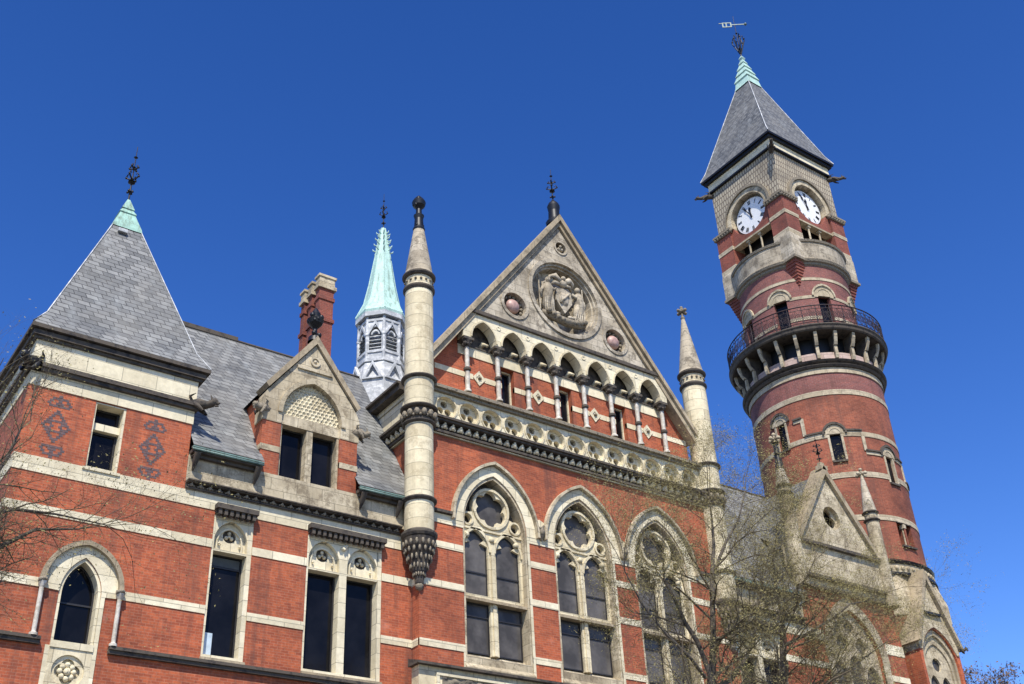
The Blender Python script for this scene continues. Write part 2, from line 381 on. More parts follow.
def roman(mb, fr, cx, cz, r, h, d0, d1):
    nums = ['XII', 'I', 'II', 'III', 'IIII', 'V', 'VI', 'VII', 'VIII', 'IX', 'X', 'XI']
    for k, sgn in enumerate(nums):
        a = math.pi/2 - k*math.pi/6; rad = (math.cos(a), math.sin(a)); tan = (math.sin(a), -math.cos(a))
        w = {'I': .34, 'V': .62, 'X': .62}; tot = sum(w[c]*h*.62 for c in sgn); x = -tot/2
        def stroke(xa, xb, wd):
            q = []
            for xx, yy in ((xa-wd/2, -h/2), (xa+wd/2, -h/2), (xb+wd/2, h/2), (xb-wd/2, h/2)):
                q.append((cx+rad[0]*(r+yy)+tan[0]*xx, cz+rad[1]*(r+yy)+tan[1]*xx))
            mb.plate(fr, q, (), d0, d1)
        for c in sgn:
            cw = w[c]*h*.62
            if c == 'I': stroke(x+cw/2, x+cw/2, h*.13)
            elif c == 'V': stroke(x+cw/2, x+cw*.12, h*.14); stroke(x+cw/2, x+cw*.88, h*.07)
            else: stroke(x+cw*.88, x+cw*.12, h*.14); stroke(x+cw*.12, x+cw*.88, h*.07)
            x += cw

# ------------------------------------------------------------------ setting
def sheet(name, x0, x1, y0, y1, z, mat):
    mb = MB(); mb.add([(x0, y0, z), (x1, y0, z), (x1, y1, z), (x0, y1, z)], [(0, 1, 2, 3)]); return structure(mb.build(name, mat))
sheet('ground', -1500, 1500, -1500, 1500, 0, 'paving')
sheet('road', -400, 400, 2.5, 11.0, .004, 'asphalt')
_s = MB(); _s.box(-400, 400, 11.0, 26.6, .0041, .14); structure(_s.build('pavement', 'paving'))
_s = MB()
for i in range(-30, 40): _s.add([(i*6, 6.7, .008), (i*6+3, 6.7, .008), (i*6+3, 6.85, .008), (i*6, 6.85, .008)], [(0, 1, 2, 3)])
structure(_s.build('road_marking', 'clock'))

# ------------------------------------------------------------------ the library
LIB = thing('library_building', 'long red brick gothic building with a big stone gable between two round turrets', 'building', (20, 29, 0))
YL, YC = 27.42, 27.0
fL, fC = Front(YL), Front(YC)
RIDGE_Y, RIDGE_Z, EAVE_Y, EAVE_Z = 31.0, 22.35, 27.12, 16.15
def roof_y(z): return EAVE_Y + (z-EAVE_Z)*(RIDGE_Y-EAVE_Y)/(RIDGE_Z-EAVE_Z)

# --- left part: one brick sheet with its openings
holes = [rect(6.74, 7.56, 14.93, 16.86), opening(7.13, .50, 9.21, 11.62, .92), rect(10.29, 11.43, 10.45, 14.40), rect(13.06, 15.44, 10.45, 14.40)]
w = MB(); w.plate(fL, [(5, 0), (16.6, 0), (16.6, 14.95), (9.38, 14.95), (9.38, 16.88), (5, 16.88)], holes, 0, .42)
w.box(5.0, 5.3, YL+.425, 34.6, 0, 16.88); w.box(9.1, 9.379, YL+.425, 31.9, 14.6, 16.87)
w.build('wall', 'brick', LIB)
w = MB(); w.box(5.3, 40, 34.3, 34.6, 0, 16.0); w.build('rear_wall', 'brick', LIB)
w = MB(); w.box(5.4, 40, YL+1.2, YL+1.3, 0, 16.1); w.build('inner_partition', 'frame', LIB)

st = MB()                                            # flush stone courses of the left part
def course(fr, z0, z1, spans, pr=.022):
    for a, b in spans: st.fbox(fr, a, b, z0, z1, -pr, .06)
course(fL, 14.51, 14.93, [(4.98, 16.44)]); course(fL, 13.45, 13.68, [(4.98, 10.29), (11.43, 13.06), (15.44, 16.44)])
course(fL, 11.64, 11.86, [(4.98, 6.24), (8.02, 10.29), (11.43, 13.06), (15.44, 16.44)])
course(fL, 8.3, 8.5, [(4.98, 16.44)]); course(fL, 6.6, 6.8, [(4.98, 16.44)])
# openings cut from the thick course by overlaying again is avoided: W1/W2 heads stop at 14.40
st.fbox(fL, 4.98, 9.4, 16.88, 17.28, -.03, .3)
st.fbox(fL, 4.97, 9.41, 17.50, 18.22, -.035, .3)
for z0, z1 in ((14.51, 14.93), (13.45, 13.68), (11.64, 11.86), (16.88, 17.28), (17.50, 18.22)):
    st.fbox(Left(5.0), -34.5, -YL-.07, z0, z1, -.022, .06)
for z0, z1 in ((16.88, 17.28), (17.50, 18.22)): st.fbox(Right(9.38), YL+.31, 31.8, z0, z1, -.022, .3)
st.build_levels('stone_course', 'cream', LIB)

# ledge that the arched window interrupts
led = MB()
for a, b in ((4.9, 6.38), (7.98, 16.3)):
    led = MB(); led.fbox(fL, a, b, 10.36, 10.44, -.16, .05); led.fbox(fL, a, b, 10.27, 10.36, -.11, .05); led.build('ledge', 'dark', LIB)

# pavilion top window
def light(parent, fr, u0, u1, v0, v1, d, bars=(), fw_=.045, glass='glass', mat='frame', top=None):
    """a framed pane: frame part with its pane as a sub-part"""
    fm = MB(); out = top or rect(u0, u1, v0, v1)
    if top: inn = [(cxx+(x-cxx)*(1-2*fw_/(u1-u0)), v0+fw_+(z-v0)*(1-2*fw_/(v1-v0))) for x, z in top for cxx in ((u0+u1)/2,)]
    else: inn = rect(u0+fw_, u1-fw_, v0+fw_, v1-fw_)
    fm.plate(fr, out, [inn], d, d+.06)
    for b in bars: fm.fbox(fr, u0+fw_, u1-fw_, b-.022, b+.022, d+.004, d+.05)
    f = fm.build('window_frame', mat, parent)
    gm = MB(); gm.plate(fr, out, (), d+.035, d+.04, sides=False); gm.build('pane', glass, f)
    return f
def winroot(name_label=None):
    pass
sur = MB(); sur.plate(fL, rect(6.741, 7.559, 14.935, 16.855), [rect(6.78, 7.50, 14.99, 16.82)], .02, .40)
sur.fbox(fL, 6.78, 7.50, 16.12, 16.32, .16, .40); sur.fbox(fL, 6.66, 7.62, 14.86, 14.93, -.06, .05)
pw = sur.build('window', 'cream', LIB, 'narrow oblong window of the corner pavilion')
light(pw, fL, 6.80, 7.48, 15.0, 16.11, .30); light(pw, fL, 6.80, 7.48, 16.33, 16.81, .34)

# glazed brick diamond patterns of the pavilion
def scroll_points():
    P = []
    for t in range(64):
        a = 2*math.pi*t/64; u, v = math.cos(a), math.sin(a); k = 1/(abs(u)/.36+abs(v)/.46)
        P.append((u*k, v*k)); P.append((.13*u, .15*v))
    for sv in (-1, 1):
        for su in (-1, 1):
            for t in range(22):
                a = t*.28; r_ = .14-.004*t
                P.append((su*(.14-r_*math.cos(a)), sv*(.66+r_*math.sin(a))))
        for t in range(12): P.append((0, sv*(.44+.045*t)))
        P.append((.08, sv*.9)); P.append((-.08, sv*.9))
    return P
SP = scroll_points()
for cx in (5.85, 8.38):
    d = MB()
    for j_ in range(-14, 15):
        for i_ in range(-5, 6):
            u = (i_+.5*(j_ % 2))*.107; v = j_*.072
            if any(abs(u-a) < .042 and abs(v-b) < .034 for a, b in SP): d.fbox(fL, cx+u-.050, cx+u+.050, 15.86+v-.032, 15.86+v+.032, -.005, .01)
    d.build('brick_pattern', 'blue', LIB)

# arched window with its shafts, carved panel below
c = 7.13
aw = MB(); o_ = arch(c, .88, 11.86, .98, 12); i_ = arch(c, .505, 11.62, .925, 12)
aw.plate(fL, [(c+.88, 11.64)]+o_+[(c-.88, 11.64), (c-.505, 11.62)]+list(reversed(i_))[1:-1]+[(c+.505, 11.62)], (), -.03, .05)
aw.plate(fL, ring(opening(c, .499, 10.36, 11.62, .919), [] ) if False else opening(c, .499, 10.36, 11.62, .919), [opening(c, .43, 10.42, 11.62, .83)], .015, .42)
aw.fbox(fL, c+.50, c+.60, 9.25, 11.64, -.025, .05); aw.fbox(fL, c-.60, c-.50, 9.25, 10.30, -.025, .05); aw.fbox(fL, c-.50, c+.50, 10.26, 10.42, -.06, .3)
W = aw.build('arched_window', 'cream', LIB, 'single pointed window under a hood on slim shafts')
hd = MB(); hd.plate(fL, ring(arch(c, 1.0, 11.80, 1.16, 14), arch(c, .885, 11.80, 1.04, 14)), (), -.15, .04); hd.build('hood_mould', 'coping', W)
light(W, fL, c-.43, c+.43, 10.43, 12.44, .30, (11.45,), top=opening(c, .43, 10.43, 11.62, .82))
for sg in (-1, 1):
    sh = MB(); x = c+sg*.93
    sh.lathe(x, YL-.10, [(.055, 10.5), (.055, 11.6), (.10, 11.72), (.12, 11.82), (0, 11.83)], 12); sh.lathe(x, YL-.10, [(.10, 10.44), (.10, 10.5), (.055, 10.53)], 12)
    sh.build('shaft', 'marble', W)
    cp = MB(); leafy(cp, (x, YL-.12, 11.76), .13, 8, 3); cp.build('capital', 'soot_shade', W)
pn = MB(); pn.plate(fL, rect(c-.50, c+.50, 9.2, 10.255), [circle(c, 9.75, .38)], -.03, .06); pn.plate(fL, circle(c, 9.75, .379), [foil(c, 9.75, .30, 4)], .03, .07)
pn.fbox(fL, c-.5, c+.5, 9.2, 10.2, .12, .2)
for k in range(8): pn.ball(fL(c+.16*math.cos(k*math.pi/4), 9.75+.16*math.sin(k*math.pi/4), .06), .075, 7, 5)
pn.ball(fL(c, 9.75, .03), .09); pn.build('carved_panel', 'turret', LIB)

# square headed windows with carved heads
def flat_window(c, hw, lights, label):
    s = MB(); u0, u1 = c-hw, c+hw
    s.plate(fL, rect(u0+.001, u1-.001, 10.451, 14.399), [rect(u0+.06, u1-.13, 10.62, 14.34)], .012, .42)
    W = s.build('window', 'cream', LIB, label)
    s = MB(); n = lights; iw = (u1-.13)-(u0+.06); lw = (iw-(n-1)*.24)/n
    sp = []; heads = []
    for k in range(n):
        a = u0+.06+k*(lw+.24); b = a+lw; sp.append((a, b)); m_ = (a+b)/2
        heads.append(opening(m_, lw/2-.005, 13.46, 13.70, .60, 8))
    s.plate(fL, rect(u0+.06, u1-.13, 13.40, 14.34), heads, .03, .36)
    for k, (a, b) in enumerate(sp):
        m_ = (a+b)/2
        s.plate(fL, opening(m_, lw/2-.006, 13.462, 13.70, .59, 8), [circle(m_, 13.92, .19)], .17, .30)
        s.plate(fL, ring([(m_+lw/2-.10, 13.5)]+arch(m_, lw/2-.10, 13.70, .44, 8)+[(m_-lw/2+.10, 13.5)], [(m_+lw/2-.14, 13.5)]+arch(m_, lw/2-.14, 13.70, .39, 8)+[(m_-lw/2+.14, 13.5)]), (), .12, .17)
        s.plate(fL, ring(circle(m_, 13.93, .22), circle(m_, 13.93, .185)), (), .11, .14) if False else None
        for sg in (-1, 1): s.ball(fL(m_+sg*lw*.31, 13.66, .12), .035, 7, 5)
    for k in range(n-1):
        m_ = sp[k][1]+.12
        s.ball(fL(m_, 14.2, .02), .09); leafy(s, fL(m_, 14.2, .02), .12, 7, 5)
        s.fbox(fL, m_-.115, m_+.115, 10.5, 13.40, .035, .36)
    s.build('tracery', 'cream', W)
    for a, b in sp:
        m_ = (a+b)/2; s = MB(); s.plate(fL, circle(m_, 13.92, .185, 18), (), .24, .3)
        s.build('roundel_recess', 'dark', W); s = MB()  # dark disc paints the shade inside the roundel
        for q in range(3): s.ball(fL(m_+.09*math.cos(R(90+120*q)), 13.92+.09*math.sin(R(90+120*q)), .2), .058, 7, 5)
        s.ball(fL(m_, 13.92, .18), .045, 7, 5); s.build('carving', 'turret', W)
    h = MB(); h.fbox(fL, u0-.03, u1+.03, 14.52, 14.66, -.24, .05); h.fbox(fL, u0, u1, 14.42, 14.52, -.10, .05)
    n2 = int((u1-u0)/.16)
    for i in range(n2): a = u0+(i+.5)*(u1-u0)/n2; h.fbox(fL, a-.045, a+.045, 14.36, 14.52, -.2, -.02); h.ball(fL(a, 14.37, -.12), .055, 6, 4)
    h.build('hood', 'dark', W)
    si = MB(); si.add([fL(u, v, d) for u in (u0-.02, u1+.02) for v, d in ((10.455, -.10), (10.52, -.10), (10.615, .33), (10.455, .33))],
                      [(0, 1, 2, 3), (4, 5, 6, 7), (0, 1, 5, 4), (1, 2, 6, 5), (3, 0, 4, 7)]); si.build('sill', 'coping', W)
    for a, b in sp: light(W, fL, a+.004, b-.004, 10.62, 13.41, .29, (13.06,) if n == 1 else ())
    if n == 1: s = MB(); s.fbox(fL, sp[0][0]+.06, sp[0][1]-.06, 13.10, 13.34, .315, .322); s.build('blind', 'blind', W)
    return W
flat_window(10.86, .57, 1, 'tall single light square headed window with a trefoil head')
flat_window(14.25, 1.19, 2, 'tall two light square headed window left of the tall turret')
flat_window(30.95, 1.19, 2, 'two light square headed window beyond the right turret')

# corbel table and parapet of the low eaves
for (a, b) in ((9.39, 16.0), (29.5, 33.6)):
    dk, lt = corbel_table(fL, a, b, 14.95, 15.17, .24, .26); q = dk.build('corbel_table', 'dark', LIB); lt.build('carving', 'soot_shade', q)
for a, b in ((9.381, 16.3), (29.4, 33.6)):
    pp = MB(); pp.fbox(fL, a, b, 15.171, 15.95, -.04, .5); pp.build('parapet', 'weather', LIB)
def gutter(a, b):
    k = MB(); k.fbox(fL, a, b, 15.951, 16.06, -.28, .3); k.fbox(fL, a+.05, b-.05, 15.86, 15.951, -.16, 0)
    for t in (.12, (b-a)-.12): k.tube([fL(a+t, 15.92, -.34), fL(a+t, 15.7, -.2), fL(a+t, 15.5, -.06)], [.09, .08, .03], 6)
    q = k.build('gutter', 'dark', LIB); k = MB(); k.fbox(fL, a-.03, b+.03, 16.062, 16.10, -.34, -.22)
    k.tube([fL(a-.03, 16.02, -.31), fL(b+.03, 16.02, -.31)], .035, 8, True, True); k.build('copper_edge', 'gutter', q)
gutter(9.40, 11.42); gutter(14.52, 16.0); gutter(29.5, 33.3)

# main roofs
def roof_slab(x0, x1):
    rf = MB()
    for sg in (1, -1):
        ys = lambda y: y if sg > 0 else 2*RIDGE_Y-y
        pr = [(EAVE_Y-.02, EAVE_Z-.02), (EAVE_Y+.55, EAVE_Z+.72), (RIDGE_Y, RIDGE_Z)]
        for k in range(2):
            (a, za), (b, zb) = pr[k], pr[k+1]
            rf.add([(x0, ys(a), za), (x1, ys(a), za), (x1, ys(b), zb), (x0, ys(b), zb)], [(0, 1, 2, 3)])
    return rf.build('roof', 'slate', LIB)
roof_slab(9.39, 11.46); roof_slab(14.45, 16.44); roof_slab(29.06, 33.75)
rf = MB()
for sg in (1, -1):
    rf.add([(33.75, 31-sg*2.0, RIDGE_Z-2.0*1.66), (40.5, 31-sg*2.0, RIDGE_Z-2.0*1.66), (40.5, 31, RIDGE_Z), (33.75, 31, RIDGE_Z)], [(0, 1, 2, 3)])
rf.build('roof', 'slate', LIB); rf = MB()
# the roof behind the dormer starts above its front wall
m_ = (RIDGE_Z-EAVE_Z-.72)/(RIDGE_Y-EAVE_Y-.55)
rf.add([(11.46, YL+.35, EAVE_Z+.72+m_*(YL+.35-EAVE_Y-.55)), (14.45, YL+.35, EAVE_Z+.72+m_*(YL+.35-EAVE_Y-.55)), (14.45, RIDGE_Y, RIDGE_Z), (11.46, RIDGE_Y, RIDGE_Z),
        (11.46, 2*RIDGE_Y-EAVE_Y, EAVE_Z), (14.45, 2*RIDGE_Y-EAVE_Y, EAVE_Z)], [(0, 1, 2, 3), (3, 2, 5, 4)])
ROOF = rf.build('roof', 'slate', LIB)
rg = MB(); rg.tube([(7.2, RIDGE_Y, RIDGE_Z), (16.4, RIDGE_Y, RIDGE_Z)], .055, 6); rg.box(7.3, 11.8, RIDGE_Y-.05, RIDGE_Y+.05, RIDGE_Z, RIDGE_Z+.14); rg.build('ridge_cap', 'dark', ROOF)
rg = MB(); rg.tube([(29.1, RIDGE_Y, RIDGE_Z), (40.2, RIDGE_Y, RIDGE_Z)], .055, 6); rg.build('ridge_cap', 'dark', ROOF)

# chimney: three stacks in a row running back from the ridge
ch = MB(); cc = MB()
for k, y in enumerate((31.9, 32.52, 33.14)):
    zt = 26.35
    ch.box(15.12, 15.70, y, y+.28, 22.0, zt); ch.box(15.07, 15.75, y-.05, y+.33, 24.9, 25.05); ch.box(15.08, 15.74, y-.04, y+.32, 25.85, 26.0)
    cc.box(15.04, 15.79, y-.07, y+.35, zt, zt+.15); cc.box(15.09, 15.73, y-.02, y+.30, zt+.15, zt+.5); cc.box(15.05, 15.78, y-.06, y+.34, zt+.5, zt+.6)
ch.box(15.02, 15.80, 31.85, 33.5, 21.9, 23.3); Q = ch.build('chimney', 'cbrick', LIB); cc.build('chimney_cap', 'weather', Q)

# --- dormer
fD = Front(YL-.03); c = 12.96
s = MB()
for a, b in ((11.40, 12.0), (13.92, 14.52)): s.fbox(fD, a, b, 16.66, 16.84, -.02, .3)
s.fbox(fD, 11.3, 14.62, 15.4, 15.955, .01, .5)
gab = [(11.38, 17.62), (12.0, 17.62), (12.0, 17.98)] + list(reversed(arch(c, .96, 17.98, 1.22, 12))) + [(13.92, 17.98), (13.92, 17.62), (14.54, 17.62), (14.54, 18.35), (14.43, 18.62), (c, 20.60), (11.49, 18.62), (11.38, 18.35)]
s.plate(fD, gab, (), -.02, .5)
s.fbox(fD, 12.0, 13.92, 17.66, 17.99, .06, .5)
for a, b in ((12.0, 12.07), (13.85, 13.92), (12.86, 13.06)): s.fbox(fD, a, b, 15.96, 17.66, .08, .5)
s.fbox(fD, 12.38, 13.54, 19.62, 19.72, -.08, .02); s.plate(fD, circle(c, 20.0, .17), [circle(c, 20.0, .11)], -.06, .01); s.ball(fD(c, 20, -.02), .06)
D = s.build('dormer', 'weather', LIB, 'gabled roof dormer with a carved tympanum over two lights')
for a, b, e0, e1 in ((11.42, 12.0, 11.42, 11.7), (13.92, 14.5, 14.22, 14.5)):
    DM = MB(); DM.fbox(fD, a, b, 15.96, 17.62, 0, .6); DM.box(e0, e1, YL+.58, 29.6, 15.9, 18.55); DM.build('brick_pier', 'brick', D)
s = MB(); s.plate(fD, ring(arch(c, 1.10, 17.98, 1.40, 12), arch(c, .965, 17.98, 1.225, 12)), (), -.07, .0); s.build('arch_mould', 'weather', D)
s = MB(); IA = inside_arch(c, .94, 17.99, 18.0, 1.2)
def lace(u, v):
    p = .135; row = math.floor(v/(p*.87)); best = 9
    for rr in (row, row+1):
        off = .5*(rr % 2); cu = (math.floor((u-c)/p-off+.5)+off)*p; best = min(best, math.hypot(u-c-cu, v-rr*p*.87))
    q_ = abs(math.sin((u-c)*math.pi/p*2)*math.sin(v*math.pi/p*1.7))
    return .045 if best > p*.34 else (.03 if best < p*.15 else .0)
s.grid(fD, IA, c-.95, c+.95, 17.99, 19.2, .02, lace, .15); s.build('carved_tympanum', 'turret', D)
for a, b in ((12.07, 12.86), (13.06, 13.85)): light(D, fD, a, b, 15.97, 17.66, .34)
s = MB()
for sg in (-1, 1):
    q = [(c, 20.93), (c, 20.63), (c+sg*1.47, 20.63-1.47*1.33), (c+sg*1.47+sg*.10, 20.63-1.47*1.33+.12)]
    s.plate(fD, q, (), -.11, .62)
s.build('gable_coping', 'coping', D)
s = MB()
for sg in (-1, 1): s.add([(c, YL+.5, 20.72), (c, 30.2, 20.72), (c+sg*1.66, 30.2, 18.52), (c+sg*1.66, YL+.5, 18.52)], [(0, 1, 2, 3)])
s.build('dormer_roof', 'slate', D)
s = MB(); s.lathe(c, YL+.1, [(.22, 20.8), (.17, 20.98), (.08, 21.1), (.07, 21.3), (.22, 21.48), (.27, 21.62), (.14, 21.74), (.16, 21.86), (.02, 22.1)], 10); leafy(s, (c, YL+.1, 21.6), .28, 9, 2); leafy(s, (c, YL+.1, 21.0), .22, 8, 4)
s.build('finial', 'black', D)
for sg in (-1, 1): s = MB(); beast(s, (c+sg*1.55, YL+.0, 17.95), (sg*.8, -.35, -.1), .38, .75); s.build('gargoyle', 'soot_shade', D)

# --- corner pavilion roof and cornice
PX, PY, PH = 7.2, 29.62, 2.2
s = MB(); s.fbox(fL, 4.93, 9.46, 17.28, 17.38, -.14, .3); s.fbox(fL, 4.90, 9.49, 17.38, 17.50, -.20, .3)
s.fbox(Left(5.0), -31.8, -YL+.14, 17.28, 17.38, -.12, .2); s.fbox(Left(5.0), -31.8, -YL+.2, 17.38, 17.50, -.17, .2)
s.fbox(Right(9.38), YL+.31, 31.8, 17.28, 17.5, -.12, .2)
s.build('string_moulding', 'dark', LIB)
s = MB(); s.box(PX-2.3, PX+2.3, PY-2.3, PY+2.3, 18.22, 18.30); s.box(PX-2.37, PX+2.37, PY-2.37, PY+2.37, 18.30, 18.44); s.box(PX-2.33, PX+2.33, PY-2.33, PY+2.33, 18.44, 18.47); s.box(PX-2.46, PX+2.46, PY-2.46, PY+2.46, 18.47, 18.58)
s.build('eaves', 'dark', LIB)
def pyramid(px, py, prof, name, mat, parent):
    s = MB()
    for k in range(len(prof)-1):
        (r0, z0), (r1, z1) = prof[k], prof[k+1]
        cs = ((-1, -1), (1, -1), (1, 1), (-1, 1))
        s.add([(px+a*r0, py+b*r0, z0) for a, b in cs]+[(px+a*r1, py+b*r1, z1) for a, b in cs], [(i, (i+1) % 4, 4+(i+1) % 4, 4+i) for i in range(4)])
    return s.build(name, mat, parent)
Q = pyramid(PX, PY, [(2.46, 18.585), (2.10, 19.2), (.42, 24.05)], 'pavilion_roof', 'slate', LIB)
pyramid(PX, PY, [(.47, 23.98), (.45, 24.1), (.24, 24.72), (.27, 24.75), (.17, 24.94), (.20, 24.97), (.04, 25.44)], 'copper_cap', 'copper', Q)
s = MB()
for a, b in ((-1, -1), (1, -1), (1, 1), (-1, 1)): s.tube([(PX+a*2.46, PY+b*2.46, 18.6), (PX+a*2.105, PY+b*2.105, 19.2), (PX+a*.43, PY+b*.43, 24.06)], .018, 5)
s.build('hip_flashing', 'white', Q)
s = MB(); s.box(PX-.30, PX-.02, PY-.66, PY-.44, 23.68, 23.80); s.build('roof_vent', 'white', Q)
s = MB(); iron_finial(s, PX, PY, 25.36, 2.35, .9); s.build('iron_finial', 'black', Q)
s = MB(); beast(s, (9.35, YL+.05, 17.45), (.8, -.8, .02), .75, .9); s.build('gargoyle', 'dark', LIB)
s = MB(); beast(s, (5.05, YL+.05, 17.45), (-.8, -.8, .02), .6, 1.0); s.build('gargoyle', 'black', LIB)

# --- central block
cx = 22.74; XL, XR = 16.45, 29.03
WX = (19.21, 22.72, 26.14); HW, ZS, RISE = 1.21, 15.66, 1.82
def z_rake(x): return 29.43 - abs(x-cx)*1.352           # outer line of the coping
w = MB(); w.plate(fC, rect(XL, XR, 0, 18.5), [opening(x, HW, 11.10, ZS, RISE, 12) for x in WX], 0, .62)
w.box(XL, XL+.3, YC+.625, 36, 0, 20.4); w.box(XR-.3, XR, YC+.625, 36, 0, 20.4); w.box(XL+.01, XR-.01, 35.7, 36.0, 0, 21)
w.build('wall', 'brick', LIB)
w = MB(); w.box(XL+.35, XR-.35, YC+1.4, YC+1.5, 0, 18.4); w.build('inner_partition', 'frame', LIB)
fA = Front(YC+.26)                                        # the wall behind the little columns
wins = [(20.18), (22.72), (25.26)]
w = MB(); w.plate(fA, [(17.0, 20.0), (28.5, 20.0), (28.5, z_rake(28.5)-.2), (27.35, z_rake(27.35)-.2), (27.35, 22.0), (18.13, 22.0), (18.13, z_rake(18.13)-.2), (17.0, z_rake(17.0)-.2)],
                  [rect(x-.27, x+.27, 20.3, 21.93) for x in wins], 0, .4)
w.build('gable_wall', 'brick', LIB)
st = MB()
def bandC(z0, z1, spans): 
    for a, b in spans: st.fbox(fC, a, b, z0, z1, -.022, .06)
o0, o1 = [x-HW for x in WX], [x+HW for x in WX]
gaps = [(XL, o0[0]), (o1[0], o0[1]), (o1[1], o0[2]), (o1[2], XR)]
for z0, z1 in ((14.66, 14.87), (13.42, 13.63), (11.62, 11.83)): bandC(z0, z1, gaps)
bandC(15.46, 15.76, [gaps[0], gaps[3]]); 
for a, b in gaps[1:3]: st.plate(fC, [(a, 15.46), (b, 15.46), (b, 16.1), ((a+b)/2, 16.36), (a, 16.1)], (), -.024, .05)
bandC(11.84, 14.65, []); 
for x in WX:                                             # narrow jamb stones
    st.fbox(fC, x+HW, x+HW+.09, 11.0, 15.46, -.02, .05); st.fbox(fC, x-HW-.06, x-HW, 11.0, 11.62, -.02, .05)
for z0, z1 in ((14.66, 14.87), (13.42, 13.63), (11.62, 11.83), (15.46, 15.76), (19.0, 20.2)): st.fbox(Left(XL), -35.9, -YC-.07, z0, z1, -.022, .06)
# courses on the gable wall
st.fbox(fA, 17.0, 28.5, 20.0, 20.42, -.02, .1)
st.fbox(fA, 18.13, 27.35, 21.95, 22.32, -.03, .3)
for a, b in ((17.2, 18.73), (19.2, 19.91), (20.45, 21.21), (21.68, 22.45), (22.99, 23.76), (24.23, 24.99), (25.53, 26.3), (26.75, 28.45)): st.fbox(fA, a, b, 21.08, 21.28, -.02, .1)
st.build_levels('stone_course', 'cream', LIB)
st = MB(); st.fbox(fA, 18.13, 27.35, 22.321, 22.38, -.06, .3); st.build('string_moulding', 'dark', LIB)
st = MB()
for x in (18.97, 21.45, 24.0, 26.52):
    dpts = [(x-.26, 21.18), (x, 20.89), (x+.26, 21.18), (x, 21.47)]; ip = [(x-.12, 21.18), (x, 21.03), (x+.12, 21.18), (x, 21.33)]
    q = MB(); q.plate(fA, dpts, [ip], -.035, .05); q.plate(fA, ip, (), -.012, .04); Dq = q.build('diamond_stone', 'cream', LIB)
    q = MB(); leafy(q, fA(x, 21.18, .0), .11, 6, 3); q.ball(fA(x, 21.18, -.01), .05); q.build('carving', 'soot_shade', Dq)
for x in wins: 
    q = MB(); q.plate(fA, rect(x-.27, x+.27, 20.31, 21.92), [rect(x-.23, x+.23, 20.36, 21.87)], .2, .4); f = q.build('window', 'cream', LIB, 'narrow window behind the gable arcade')
    light(f, fA, x-.228, x+.228, 20.365, 21.865, .26)
# lunette backing, coloured dark for the shade under the arches
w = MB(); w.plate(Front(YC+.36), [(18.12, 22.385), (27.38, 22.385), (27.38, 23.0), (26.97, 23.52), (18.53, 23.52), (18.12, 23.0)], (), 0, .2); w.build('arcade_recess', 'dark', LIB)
# arcade
COLX = [18.35+1.258*i for i in range(8)]
fR = Front(YC-.12); AT, AB = 23.5, 22.46
out = [(COLX[0]-.22, AB)]
for i in range(7):
    a, b = COLX[i], COLX[i+1]; m2 = (a+b)/2; out += [(a+.13, AB)] + list(reversed(arch(m2, (b-a)/2-.13, 22.52, .72, 8))) + [(b-.13, AB)]
out += [(COLX[-1]+.22, AB), (COLX[-1]+.22, z_rake(COLX[-1]+.22)-.3), (26.98, AT), (18.5, AT), (COLX[0]-.22, z_rake(COLX[0]-.22)-.3)]
q = MB(); q.plate(fR, out, (), 0, .36)
for i in range(1, 7): q.plate(fR, ring(circle(COLX[i], 23.22, .095, 14), []) if False else circle(COLX[i], 23.22, .095, 14), [circle(COLX[i], 23.22, .05, 10)], -.02, .0)
ARC = q.build('arcade', 'cream', LIB, 'row of seven small pointed arches on slim columns under the pediment')
q = MB()
for i in range(7):
    m2 = (COLX[i]+COLX[i+1])/2; q.plate(fR, ring(arch(m2, .56, 22.52, .79, 10), arch(m2, .502, 22.52, .725, 10)), (), -.035, -.001)
    q.tube([fR(m2+.12, 22.36, .62), fR(m2+.2, 22.62, .36), fR(m2+.3, 22.5, .22)], [.09, .1, .05], 6, True, True)
q.build('arch_mould', 'turret', ARC)
for x in COLX:
    q = MB(); q.lathe(x, YC+.02, [(.13, 20.36), (.13, 20.42), (.085, 20.47), (.08, 21.2), (.08, 22.12)], 14)
    C_ = q.build('column', 'marble', ARC)
    q = MB(); q.lathe(x, YC+.02, [(.08, 21.16), (.13, 21.2), (.13, 21.28), (.08, 21.32)], 14); q.lathe(x, YC+.02, [(.09, 22.1), (.19, 22.36), (.0, 22.36)], 12); q.box(x-.2, x+.2, YC-.15, YC+.24, 22.36, 22.455); leafy(q, (x, YC+.0, 22.27), .19, 9, 1)
    q.build('capital', 'dark', C_)
# sill, lip, frieze with pierced roundels
q = MB(); q.fbox(fC, XL+.1, XR-.1, 20.06, 20.16, -.26, .3); q.fbox(fC, XL+.1, XR-.1, 19.97, 20.06, -.16, .3); q.build('cornice', 'soot_shade', LIB)
q = MB(); q.add([fC(u, v, d) for u in (XL+.1, XR-.1) for v, d in ((20.161, -.22), (20.20, -.22), (20.36, .27), (20.161, .27))], [(0, 1, 2, 3), (4, 5, 6, 7), (0, 1, 5, 4), (1, 2, 6, 5)]); q.build('weathering', 'coping', LIB)
RX = [17.44+.884*i for i in range(13)]
q = MB(); q.plate(fC, rect(XL+.1, XR-.1, 19.0, 19.97), [circle(x, 19.49, .375, 24) for x in RX], -.05, .24)
for x in RX: q.plate(fC, circle(x, 19.49, .372, 24), [circle(x+.17*math.cos(a), 19.49+.17*math.sin(a), .125, 12) for a in (R(90), R(210), R(330))], .10, .24)
FZ = q.build('frieze', 'cream', LIB, 'stone frieze of pierced roundels')
